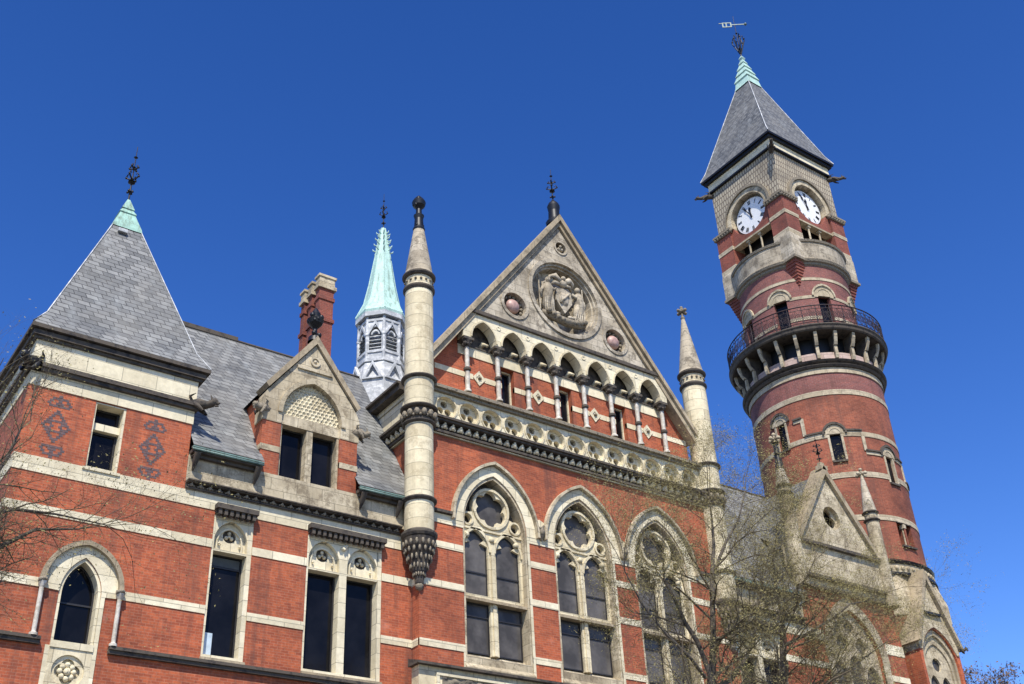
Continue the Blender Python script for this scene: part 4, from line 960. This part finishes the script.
# stepped hood moulds joining the stair windows
q = MB(); ql = MB()
segs = [(-165, -157.5, 26.42), (-157.5, -141, 25.45), (-127, -111.5, 25.45), (-111.5, -96, 24.42), (-81, -66, 24.42), (-66, -50, 23.4)]
for a0, a1, z in segs: q = MB(); hoop(q, RS, z, z+.08, [(a0, a1)], .10); q.build('stepped_moulding', 'dark', TW); hoop(ql, RS, z-.16, z-.005, [(a0, a1)], .04)
for a, z0, z1 in ((-157.5, 25.5, 26.42), (-111.5, 24.45, 25.4), (-66, 23.45, 24.4)): hoop(ql, RS, z0, z1, [(a-1.4, a+1.4)], .05)
ql.build('stepped_stone', 'tcream', TW)
def slit(a, z, w_, h, parent, r_=RS, big=1.0):
    fr = Cyl(r_, a); s = MB()
    s.plate(fr, ring([(w_+.16, z+h-.02)]+arch(0, w_+.2, z+h, w_+.2, 7)+[(-w_-.16, z+h-.02)], [(w_, z+h)]+arch(0, w_*.98, z+h, w_*.98, 7)+[(-w_, z+h)]) , (), -.05, .05)
    s.plate(fr, [(-w_, z+h-.02)]+[(w_, z+h-.02)]+arch(0, w_*.96, z+h, w_*.96, 7), (), -.03, .08)
    s.fbox(fr, -w_-.03, w_+.03, z-.0, z+h, .002, .03) if False else None
    for sg in (-1, 1): s.fbox(fr, min(sg*w_, sg*(w_+.10)), max(sg*w_, sg*(w_+.10)), z, z+h-.03, -.03, .1)
    W = s.build('window', 'tcream', parent)
    s = MB(); s.plate(fr, ring(arch(0, w_+.30, z+h-.02, w_+.34, 8), arch(0, w_+.21, z+h-.02, w_+.23, 8)), (), -.11, .04); s.fbox(fr, -w_-.08, w_+.08, z-.10, z-.005, -.1, .05); s.build('hood_mould', 'dark', W)
    s = MB(); s.fbox(fr, -w_, w_, z, z+h, .12, .14); s.build('pane', 'glass', W)
for a, z in stairs[:3]: slit(a, z, .25, 1.36, TW)
s = MB(); fr = Cyl(RS, -90); s.fbox(fr, -.46, .46, 19.86, 19.94, -.12, .1); s.fbox(fr, -.5, .5, 21.0, 21.05, -.05, .05); q = s.build('sill', 'dark', TW)
s = MB(); s.tube([fr(0, 19.95, .1), fr(0, 20.98, .1)], .07, 8); s.box(*[v for v in (TCX-.09, TCX+.09, TCY-RS-.02, TCY-RS+.2)], 20.8, 20.99); s.build('colonnette', 'tcream', q)
s = MB(); s.fbox(fr, -.5, .5, 19.95, 21, .3, .32); s.build('pane', 'glass', q)
# ring at the foot of the shaft and the square base with its gable
q = MB(); frustum_ring(q, [(3.2, 18.95), (3.42, 19.0), (3.48, 19.1), (3.3, 19.2), (3.2, 19.3)]); frustum_ring(q, [(3.3, 18.42), (3.5, 18.46), (3.5, 18.56), (3.3, 18.6)]); q.build('base_moulding', 'black', TW)
q = MB(); frustum_ring(q, [(3.36, 18.55), (3.36, 18.98)])
for k in range(72): a = R(k*5); q.ball((TCX+3.38*math.cos(a), TCY+3.38*math.sin(a), 18.78), (.08, .08, .12), 6, 4)
q.build('base_frieze', 'weather', TW)
q = MB(); q.lathe(TCX, TCY, [(3.45, 18.44), (3.75, 17.4), (3.75, 16.6)], 8, False, o8); q.build('base_stone', 'weather', TW)
q = MB(); q.lathe(TCX, TCY, [(3.7, 16.6), (3.7, 0)], 8, False, o8); q.build('base_wall', 'brick', TW)
BF = Front(27.26); bx = 41.5; bh = 1.3
q = MB(); q.plate(BF, [(bx-bh, 15.0), (bx-bh, 0), (bx+bh, 0), (bx+bh, 15.0), (bx, 17.7)], [opening(bx, 1.14, 11, 14.5, 1.49, 8)], .0, 2.0); B = q.build('base_gable', 'brick', TW, 'steep gabled bay at the foot of the clock tower')
q = MB(); q.plate(BF, [(bx-bh-.02, 15.3), (bx-bh, 15.0)] + [(bx-1.13, 15.0)] + [p for p in reversed(arch(bx, 1.15, 14.55, 1.5, 9)) if p[1] > 15.03]+[(bx+1.13, 15.0), (bx+bh, 15.0), (bx+bh+.02, 15.3), (bx, 18.1)], (), -.04, 1.8); q.build('gable_stone', 'weather', B)
q = MB(); q.plate(BF, opening(bx, 1.135, 11, 14.5, 1.485, 9), [opening(bx, 1.0, 11.05, 14.45, 1.3, 9)], .1, .37); q.plate(BF, opening(bx, 1.0, 11.05, 14.45, 1.3, 9), [opening(bx, .86, 11.1, 14.3, 1.1, 9)], .2, .37)
q.plate(BF, opening(bx, .85, 11, 14.3, 1.1, 8), [opening(bx-.38, .3, 11.1, 13.6, .5, 6), opening(bx+.38, .3, 11.1, 13.6, .5, 6), circle(bx, 14.55, .28)], .26, .36); q.build('tracery', 'weather', B)
gm = MB(); gm.plate(BF, opening(bx, .98, 11.1, 14.4, 1.25, 8), (), .38, .39, sides=False); gm.build('pane', 'glass2', B)
q = MB(); q.fbox(BF, bx-.55, bx+.55, 16.55, 16.65, -.16, .0); q.build('moulding', 'black', B)
q = MB()
for sg in (-1, 1): q.plate(BF, [(bx, 18.55), (bx, 18.1), (bx+sg*(bh+.02), 15.28), (bx+sg*(bh+.16), 15.28)], (), -.22, 2.2)
q.build('gable_coping', 'coping', B)
q = MB(); beast(q, (bx+bh+.1, 27.2, 15.25), (.6, -.8, 0), .3, .5); q.build('gargoyle', 'dark', B)

# gallery
q = MB(); frustum_ring(q, [(3.2, 28.86), (3.38, 28.88), (3.46, 28.98), (3.38, 29.06), (3.5, 29.12), (3.56, 29.2), (3.42, 29.28), (3.25, 29.32)]); q.build('gallery_moulding', 'dark', TW)
q = MB(); frustum_ring(q, [(3.27, 29.3), (3.26, 29.72)]); q.build('gallery_wall', 'pinkstone', TW)
q = MB(); frustum_ring(q, [(3.26, 29.721), (2.95, 29.74), (2.95, 30.7)]); q.build('gallery_recess', 'black', TW)  # black surface paints the deep shade between the brackets
for k in range(24):
    a = -133.4+15*k; fr = Cyl(3.25, a); s = MB()
    RF = Radial(TCX, TCY, 0, a+90)
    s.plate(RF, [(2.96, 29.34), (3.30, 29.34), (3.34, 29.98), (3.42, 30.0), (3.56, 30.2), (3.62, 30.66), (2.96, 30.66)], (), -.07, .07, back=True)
    B_ = s.build('bracket', 'dark', TW); s = MB()  # sooty body, coloured darker to stand for shade on the bracket sides
    s.plate(RF, [(3.301, 29.34), (3.42, 29.34), (3.46, 29.5), (3.46, 29.98), (3.341, 29.98)], (), -.075, .075, back=True)
    s.plate(RF, [(3.36, 30.0), (3.52, 30.0), (3.60, 30.14), (3.72, 30.42), (3.76, 30.66), (3.63, 30.66), (3.57, 30.2)], (), -.08, .08, back=True)
    s.build('bracket_face', 'tcream', B_)
q = MB(); frustum_ring(q, [(3.0, 30.665), (3.84, 30.68), (3.90, 30.74), (3.93, 30.86), (3.98, 30.92), (3.98, 30.98), (2.8, 31.0)]); q.build('gallery_floor', 'dark', TW)
q = MB(); n = 96; RR = 3.9
for z, t in ((32.05, .032), (31.12, .02), (31.86, .016)):
    q.tube([(TCX+RR*math.cos(2*math.pi*i/n), TCY+RR*math.sin(2*math.pi*i/n), z) for i in range(n+1)], t, 5)
for i in range(36):
    a = 2*math.pi*i/36; P = lambda da, z, rr=RR: (TCX+rr*math.cos(a+da), TCY+rr*math.sin(a+da), z)
    q.tube([P(0, 30.98), P(0, 32.07)], .02, 5); q.tube([P(0, 31.0, RR-.25), P(0, 31.45, RR-.02)], .012, 4)
    st_ = 2*math.pi/36
    for sg in (0, 1):
        c0 = st_*(.25+.5*sg); w_ = st_*.22
        q.tube([P(c0+w_*math.cos(t*math.pi/5), 31.49+.17*math.sin(t*math.pi/5)) for t in range(11)], .013, 4)
        q.tube([P(c0-w_, 31.14), P(c0, 31.4), P(c0+w_, 31.14)], .012, 4); q.tube([P(c0-w_, 31.86), P(c0, 31.6), P(c0+w_, 31.86)], .012, 4)
        q.tube([P(c0-w_, 31.14), P(c0-w_*1.1, 31.86)], .012, 4); q.tube([P(c0+.5*w_*math.cos(t*math.pi/4), 31.49+.09*math.sin(t*math.pi/4)) for t in range(9)], .012, 4); q.tube([P(c0, 31.0), P(c0, 31.14)], .012, 4); q.tube([P(c0, 31.86), P(c0, 32.05)], .012, 4); q.tube([P(c0-w_, 31.3), P(c0+w_, 31.7)], .010, 4); q.tube([P(c0+w_, 31.3), P(c0-w_, 31.7)], .010, 4)
q.build('railing', 'rust', TW, 'ornate wrought iron gallery railing')

# drum between gallery and clock stage
RD = 2.86; dang = [-157.5, -112.5, -67.5, -22.5, 22.5, 67.5, 112.5, 157.5]; hw = dg(.34, RD)
q = MB(); cylwall(q, RD, 30.9, 35.5, [(a-hw, a+hw, 31.02, 33.35) for a in dang], .4); q.build('drum', 'tbrickdark', TW)
q = MB(); hoop(q, RD, 33.15, 33.32, [(a+hw+3, a+45-hw-3) for a in dang]); hoop(q, RD, 34.25, 34.42); hoop(q, RD, 31.9, 32.08, [(a+hw, a+45-hw) for a in dang]); q.build('stone_hoop', 'tcream', TW)
for a in dang:
    fr = Cyl(RD, a); w_ = .33
    s = MB(); s.plate(fr, ring([(w_+.2, 33.2)]+arch(0, w_+.2, 33.35, w_+.2, 8)+[(-w_-.2, 33.2)], [(w_, 33.2)]+arch(0, w_, 33.35, w_, 8)+[(-w_, 33.2)]), (), -.05, .05)
    s.plate(fr, [(-w_, 33.28), (w_, 33.28)]+arch(0, w_*.98, 33.35, w_*.98, 8), (), -.03, .1); W = s.build('window', 'tcream', TW)
    s = MB(); s.plate(fr, ring(arch(0, w_+.30, 33.3, w_+.36, 8), arch(0, w_+.21, 33.3, w_+.25, 8)), (), -.1, .03); s.build('hood_mould', 'weather', W)
    s = MB(); s.fbox(fr, -w_, w_, 31.02, 33.3, .26, .3); s.build('pane', 'glass', W)
# projecting stone ring under the clocks, corner blocks with stepped brick corbels
q = MB(); frustum_ring(q, [(2.86, 35.14), (2.94, 35.2), (2.96, 35.3), (3.05, 35.34), (3.10, 35.46), (3.02, 35.6), (2.96, 35.62)]); frustum_ring(q, [(2.9, 36.56), (3.04, 36.6), (3.08, 36.72), (2.5, 36.77)]); q.build('ring_moulding', 'soot_shade', TW)
q = MB(); frustum_ring(q, [(2.96, 35.56), (2.98, 36.64)]); q.lathe(TCX, TCY, [(3.0, 36.76), (1.5, 36.8)], 48); q.build('stone_ring', 'greycyl', TW)
HB = 2.3
for i, (a, b) in enumerate(((-1, -1), (1, -1), (1, 1), (-1, 1))):
    px, py = TCX+a*HB, TCY+b*HB; o = .14
    def cbx(mb, out, inn, z0, z1): mb.box(min(px+a*out, px-a*inn), max(px+a*out, px-a*inn), min(py+b*out, py-b*inn), max(py+b*out, py-b*inn), z0, z1)
    s = MB()
    for k in range(10): e = .08-k*.043; cbx(s, e, .95-.03*k, 35.35-(k+1)*.17, 35.35-k*.17)
    C_ = s.build('corner_corbel', 'cbrick', TW)
    s = MB(); cbx(s, .16, 1.0, 35.5, 36.85); s.add([(px+a*.16, py+b*.16, 36.851), (px-a*1.0, py+b*.16, 36.851), (px-a*1.0, py-b*1.0, 36.851), (px+a*.16, py-b*1.0, 36.851), (px+a*.08, py+b*.08, 37.35), (px-a*.8, py+b*.08, 37.22), (px-a*.8, py-b*.8, 37.22), (px+a*.08, py-b*.8, 37.22)], [(0, 1, 5, 4), (1, 2, 6, 5), (2, 3, 7, 6), (3, 0, 4, 7), (4, 5, 6, 7)]); s.build('corner_block', 'grey', C_)
    s = MB(); cbx(s, .22, 1.05, 35.351, 35.499); s.build('corner_moulding', 'soot_shade', C_)
    s = MB(); cbx(s, .12, .92, 36.9, 39.42); P_ = s.build('corner_pier', 'cbrick', TW)
    s = MB(); cbx(s, .145, .935, 38.28, 38.52); cbx(s, .135, .925, 37.0, 37.3); s.build('stone_course', 'tcream', P_)
    s = MB(); cbx(s, .2, .98, 39.421, 39.52); cbx(s, .26, 1.04, 39.56, 39.68)
    for u in [k*.19 for k in range(7)]:
        for ax in (0, 1):
            pos = [px+a*.17, py+b*.17]; pos[ax] = (px, py)[ax]-(a, b)[ax]*(u-.15); s.ball((pos[0], pos[1], 39.5), (.10, .10, .12), 6, 4)
    s.build('capital', 'soot_shade', P_)
CZ = 39.88
for name, fr, back in (('south', Front(TCY-HB), 0), ('west', Left(TCX-HB), 1), ('north', Back(TCY+HB), 2), ('east', Right(TCX+HB), 3)):
    uc = (TCX, -TCY, -TCX, TCY)[back]
    s = MB(); e = HB-.002
    low = [(uc-e, 38.42), (uc+e, 38.42), (uc+e, 39.55)] + [(uc+1.22*math.cos(t), CZ+1.22*math.sin(t)) for t in [R(-15.7-148.6*i/20) for i in range(21)]] + [(uc-e, 39.55)]
    s.plate(fr, low, (), 0, .45); F_ = s.build('clock_stage', 'cbrick', TW)
    s = MB(); upp = [(uc+e, 39.552), (uc+e, 42.82), (uc-e, 42.82), (uc-e, 39.552)] + [(uc-1.22*math.cos(t), CZ+1.22*math.sin(t)) for t in [R(-15.6+211.2*i/28) for i in range(29)]]
    s.plate(fr, upp, (), .001, .45); s.build('diaper_wall', 'checker', F_)
    s = MB(); s.fbox(fr, uc-1.4, uc+1.4, 38.31, 38.418, -.04, .4) 
    for k in (-.42, .42): s.tube([fr(uc+k, 36.95, .12), fr(uc+k, 38.2, .12)], .055, 10); s.fbox(fr, uc+k-.1, uc+k+.1, 38.18, 38.305, .02, .24)
    s.build('belvedere_lintel', 'tcream', F_)
    s = MB(); am = lambda r_: [(uc+r_*math.cos(t), CZ+r_*math.sin(t)) for t in [R(-14+208*i/30) for i in range(31)]]
    s.plate(fr, ring(am(1.52), am(1.215)), (), -.09, .3); s.build('clock_arch', 'weather', F_)
    s = MB(); s.plate(fr, ring(am(1.68), am(1.53)), (), -.18, .02); s.build('clock_hood', 'soot_shade', F_)
    s = MB(); s.plate(fr, circle(uc, CZ, 1.30, 36), (), .34, .4); s.build('recess', 'soot_shade', F_)  # dark disc, shade around the dial put into its colour
    s = MB(); s.plate(fr, circle(uc, CZ-.05, 1.07, 48), (), .20, .33); K = s.build('clock_face', 'clock', TW, 'white clock dial with black numerals')
    s = MB(); roman(s, fr, uc, CZ-.05, .84, .25, .188, .21)
    for t in range(60): a = 2*math.pi*t/60; s.plate(fr, circle(uc+1.0*math.cos(a), CZ-.05+1.0*math.sin(a), .013, 5), (), .19, .21)
    s.build('numerals', 'black', K)
    s = MB()
    for ang, ln, w_, dd in ((math.pi/2+R(3), .58, .085, .165), (math.pi/2+R(30), .86, .055, .145)):
        c0, s0 = math.cos(ang), math.sin(ang); pts = [(-.2, -w_*.5), (ln*.55, -w_*.5), (ln*.68, -w_*1.2), (ln, 0), (ln*.68, w_*1.2), (ln*.55, w_*.5), (-.2, w_*.5)]
        s.plate(fr, [(uc+x*c0-y*s0, CZ-.05+x*s0+y*c0) for x, y in pts], (), dd, dd+.012)
    s.plate(fr, circle(uc, CZ-.05, .06, 12), (), .14, .19); s.build('clock_hand', 'black', K)
q = MB(); q.box(TCX-1.5, TCX+1.5, TCY-1.5, TCY+1.5, 36.7, 42.0); q.build('dark_core', 'frame', TW)  # dark box paints the belvedere openings as an unlit void
q = MB(); e = HB+.08
q.box(TCX-e, TCX+e, TCY-e, TCY+e, 42.90, 43.44); q.build('fascia', 'cream', TW)
q = MB(); e = HB+.16; q.box(TCX-e, TCX+e, TCY-e, TCY+e, 42.80, 42.898); e = HB+.24; q.box(TCX-e, TCX+e, TCY-e, TCY+e, 43.441, 43.60); e = HB+.34; q.box(TCX-e, TCX+e, TCY-e, TCY+e, 43.60, 43.72); q.build('eaves', 'black', TW)
Q = pyramid(TCX, TCY, [(HB+.35, 43.721), (HB+.08, 44.35), (.48, 50.5)], 'tower_roof', 'slate2', TW)
pyramid(TCX, TCY, [(.58, 50.35), (.54, 50.5), (.48, 50.95), (.54, 50.97), (.38, 51.45), (.44, 51.47), (.27, 51.95), (.33, 51.97), (.16, 52.45), (.21, 52.47), (.09, 52.8), (.15, 52.95), (.03, 53.2)], 'copper_cap', 'pale', Q)
s = MB()
for a, b in ((-1, -1), (1, -1), (1, 1), (-1, 1)): s.tube([(TCX+a*2.66, TCY+b*2.66, 43.74), (TCX+a*2.39, TCY+b*2.39, 44.36), (TCX+a*.5, TCY+b*.5, 50.5)], .03, 5)
s.build('hip_flashing', 'white', Q)
s = MB(); x, y = TCX, TCY; s.tube([(x, y, 53.1), (x, y, 56.75)], [.05, .012], 6)
for k in range(6):
    a = k*math.pi/3; c_, s_ = math.cos(a), math.sin(a)
    s.tube([(x+c_*.05, y+s_*.05, 53.4), (x+c_*.2, y+s_*.2, 53.9), (x+c_*.38, y+s_*.38, 54.4), (x+c_*.30, y+s_*.30, 54.85), (x+c_*.14, y+s_*.14, 54.6)], [.03, .035, .035, .03, .02], 5)
    s.ball((x+c_*.36, y+s_*.36, 54.55), .07, 6, 4)
s.lathe(x, y, [(.03, 53.7), (.12, 53.8), (.03, 53.9)], 8); s.lathe(x, y, [(.02, 55.1), (.08, 55.18), (.02, 55.26)], 8)
VN = s.build('weather_vane', 'black', Q)
s = MB(); d_ = Vector((.80, -.60, 0)); z_ = Vector((0, 0, 1)); p0 = Vector((x, y, 55.95)); n_ = Vector((.6, .8, 0))
def fl(a, b, c_, e, t=.02):
    vs = [p0+d_*u*.78+z_*v*.8+n_*w_ for w_ in (-t, t) for u, v in ((a, c_), (b, c_), (b, e), (a, e))]
    s.add(vs, [(0, 1, 2, 3), (4, 5, 6, 7), (0, 1, 5, 4), (1, 2, 6, 5), (2, 3, 7, 6), (3, 0, 4, 7)])
fl(-1.0, -.25, .22, .30); fl(-1.0, -.25, -.22, -.14); fl(-1.0, -.9, -.14, .22); fl(-.35, -.25, -.14, .22); fl(-.72, -.62, -.14, .22); fl(-.25, .8, -.01, .07)
s.ball(p0+d_*.68+z_*.03, .10, 8, 6); fl(-1.25, -1.0, .2, .26); s.build('vane_flag', 'vane', VN)
for (a, b), l in (((-1, -1), 'n'), ((1, -1), 's'), ((-1, 1), 'w'), ((1, 1), 'e')):
    s = MB(); L = .8; beast(s, (TCX+a*(HB+.1), TCY+b*(HB+.1), 42.62), (a, b, .02), L, .75); s.build('gargoyle', 'dark', TW)

# ------------------------------------------------------------------ trees
def grow(tw, bd, rn, p, d, length, r_, depth, bud_n, droop, spread=.55, curve=.22, tipsz=1.0, kink=None):
    """one branch as a wandering tube; side shoots and buds along it"""
    n = 4 if depth > 0 else 3; pts = [p]; rs = [r_]; dirs = []
    for i in range(n):
        d = (d + Vector((rn.gauss(0, curve), rn.gauss(0, curve), rn.gauss(0, curve)+droop*.12))).normalized()
        p = p + d*length/n; pts.append(p); rs.append(r_*(1-.62*(i+1)/n)); dirs.append(d)
    tw.tube(pts, rs, 5 if r_ > .03 else 3)
    if depth <= 0 or length < .22:
        for _ in range(bud_n):
            t = rn.random()**.7; q_ = pts[0].lerp(pts[-1], t)+Vector((rn.gauss(0, .05), rn.gauss(0, .05), rn.gauss(0, .05)))
            bd.append(q_)
        return
    k = rn.randint(4, 6) if depth > 1 else rn.randint(4, 6)
    for j in range(k):
        t = .25+.75*(j+rn.random()*.6)/k; i = min(n-1, int(t*n)); base = pts[i].lerp(pts[i+1], t*n-i) if i < n else pts[-1]
        ax = dirs[i].orthogonal().normalized(); ax.rotate(Matrix.Rotation(rn.uniform(0, 6.28), 3, dirs[i]))
        nd = (dirs[i]*(1-.25*spread) + ax*spread*rn.uniform(.8, 1.5) + Vector((0, 0, .18))).normalized()
        grow(tw, bd, rn, base, nd, length*rn.uniform(.5, .72), rs[i]*.52, depth-1, bud_n, droop, spread, curve, tipsz)
def bud_mesh(bd, rn, size):
    mb = MB()
    for p in bd:
        a = Vector((rn.gauss(0, 1), rn.gauss(0, 1), rn.gauss(0, 1))).normalized(); b = a.orthogonal().normalized(); c_ = a.cross(b)
        s_ = size*rn.uniform(.5, 1.4)
        mb.add([p+a*s_*1.3, p+b*s_*.6, p-a*s_*1.0, p-b*s_*.6+c_*s_*.4], [(0, 1, 2, 3)])
    return mb
def tree(label, base, trunk, limbs, seed, budn, budsize, depth, budmat='bud', cat='tree', loc=None, r_first=.16, spread=.62, group=None, rs_=.72, tl=1.0, step=.40):
    rn = random.Random(seed); T = thing('street_tree', label, cat, base, group)
    trunk = [(p, r_*rs_) for p, r_ in trunk]; limbs = [[(p, r_*rs_) for p, r_ in l] for l in limbs]
    t = MB(); t.tube([p for p, r_ in trunk], [r_ for p, r_ in trunk], 10)
    for path in limbs: t.tube([p for p, r_ in path], [r_ for p, r_ in path], 8)
    t.build('trunk', 'bark', T); tw = MB(); bd = []
    for path in [trunk]+list(limbs):
        for i in range(1, len(path)):
            (a, ra), (b, rb) = path[i-1], path[i]; a, b = Vector(a), Vector(b); d = (b-a); L = d.length; d.normalize()
            if b.z < r_first: continue
            for j in range(max(1, int(L/step))):
                p = a.lerp(b, rn.random()); ax = d.orthogonal().normalized(); ax.rotate(Matrix.Rotation(rn.uniform(0, 6.28), 3, d))
                grow(tw, bd, rn, p, (d*.6+ax*rn.uniform(.6, 1.1)+Vector((0, 0, .2))).normalized(), tl*rn.uniform(.9, 1.7)*min(1.15, .6+(ra+rb)*4), min(.04, (ra+rb)*.24), depth, budn, 0, spread)
        (b, rb) = path[-1]; a = Vector(path[-2][0]); b = Vector(b)
        for j in range(3): grow(tw, bd, rn, b, ((b-a).normalized()+Vector((rn.gauss(0, .3), rn.gauss(0, .3), .1))).normalized(), tl*rn.uniform(1.0, 1.8), rb*.8, depth, budn, 0, spread)
    tw.build('twigs', 'twig', T)
    if budn: 
        o = bud_mesh(bd, rn, budsize).build('buds', budmat, T); 
    print(label, 'twig faces', len(tw.f), 'buds', len(bd))
    return T
def ray(x, y): return fw + r2*((x-512)/F) - u2*((y-342)/F)
def at(x, y, Y): d = ray(x, y); t = Y/d.y; return (d.x*t, Y, 1.6+d.z*t)
tree('bare budding tree before the turret with the cross, its fork against the third traceried window', (17.0, 17.2, .14),
     [((17.0, 17.2, .1), .20), ((17.1, 17.1, 3), .16), ((17.35, 17, 6), .13), ((17.52, 17, 8.11), .105), ((17.74, 17, 9.08), .09), ((17.9, 17, 10.0), .08), ((18.02, 17, 10.7), .065), ((18.2, 17, 11.35), .05), ((18.36, 17.1, 12.0), .035), ((18.5, 17.2, 12.7), .022)],
     [[((18.02, 17, 10.6), .06), ((18.47, 16.9, 11.4), .045), ((19.04, 16.9, 12.1), .03), ((19.56, 17, 13.0), .018)],
      [((17.4, 17, 7.8), .085), ((17.45, 16.95, 8.31), .08), ((17.17, 16.9, 8.9), .07), ((16.87, 16.9, 9.3), .06), ((16.63, 16.9, 9.8), .045), ((16.5, 17, 10.2), .035), ((16.66, 17.1, 10.8), .02)],
      [((17.3, 16.95, 8.2), .06), ((16.8, 16.8, 8.5), .05), ((16.2, 16.8, 8.9), .04), ((15.7, 16.9, 9.5), .03), ((15.4, 17, 10.2), .018)],
      [((17.5, 17, 8.0), .08), ((18.2, 17.1, 8.3), .07), ((18.8, 17.2, 8.8), .06), ((19.37, 17.3, 9.4), .05), ((19.72, 17.4, 10.1), .035), ((20.1, 17.4, 10.9), .02)]],
     11, 12, .015, 3, r_first=7.4, tl=1.1, step=.31, rs_=.74)
tree('bare budding tree with spreading twigs before the small stone gable', (20.6, 18.2, .14),
     [((20.6, 18.2, .1), .18), ((20.7, 18.1, 4), .13), ((20.9, 18, 8.8), .085), ((21.07, 18, 9.6), .08), ((21.3, 18, 10.5), .07), ((21.6, 18, 10.95), .05), ((21.97, 18, 11.25), .04), ((22.4, 18, 11.6), .03), ((22.9, 18, 12.2), .018)],
     [[((21.3, 18, 10.4), .05), ((21.2, 18, 11.1), .04), ((21.2, 17.9, 11.9), .03), ((21.5, 17.8, 12.8), .016)],
      [((21.1, 18, 9.7), .06), ((22.2, 18.1, 10.2), .05), ((23.4, 18.2, 10.8), .04), ((24.4, 18.3, 11.4), .03), ((25.4, 18.4, 11.7), .018)],
      [((20.9, 18, 8.6), .06), ((22.4, 18.3, 8.9), .05), ((23.9, 18.5, 9.6), .04), ((25.3, 18.7, 10.3), .028), ((26.3, 18.8, 10.8), .015)]],
     29, 12, .015, 3, r_first=7.4, tl=1.2, step=.30, rs_=.8)
tree('bare twigs reaching over the brick of the pavilion with the pyramid roof', (.6, 12.2, .14),
     [((.6, 12.2, .1), .16), ((.8, 12.1, 3), .12), ((1.3, 12, 5.5), .08), ((1.6, 12, 6.9), .03), ((1.7, 12, 7.4), .015)],
     [[((1.2, 12, 5.2), .05), ((1.9, 12, 6.0), .03), ((2.25, 12, 6.35), .024), ((2.55, 12, 6.6), .016), ((3.0, 12.05, 6.72), .008)],
      [((1.4, 12, 5.8), .035), ((2.0, 12, 6.62), .022), ((2.3, 12, 6.78), .017), ((2.75, 12.1, 6.86), .011), ((3.3, 12.1, 6.85), .006)],
      [((1.5, 12, 6.2), .04), ((1.95, 12, 6.9), .025), ((2.12, 12, 7.3), .018), ((2.2, 12, 7.7), .01)]],
     5, 1, .012, 3, r_first=5.3, spread=.85, tl=.66, step=.2, rs_=1.1)
def far_tree(label, x, y, h, seed, mat, budn):
    tr = [((x, y, 0), .32), ((x+.2, y, h*.35), .24), ((x, y+.2, h*.6), .15), ((x+.3, y, h*.8), .08), ((x+.2, y, h*.9), .04)]
    rn = random.Random(seed); L = []
    for k in range(9):
        a = k*2.4; z = h*(.38+.05*k); L.append([((x, y, z), .10), ((x+1.6*math.cos(a), y+1.6*math.sin(a), z+1.4), .07), ((x+3.0*math.cos(a), y+3.0*math.sin(a), z+2.4), .03)])
    tree(label, (x, y, 0), tr, L, seed, budn, .07, 3, mat, r_first=h*.45)
far_tree('distant bare tree beyond the foot of the clock tower', 57.5, 36.5, 19.6, 31, 'budr', 1)
far_tree('lower dense brown crowned tree behind the foot of the clock tower', 55.0, 31.5, 15.2, 37, 'budr', 5)
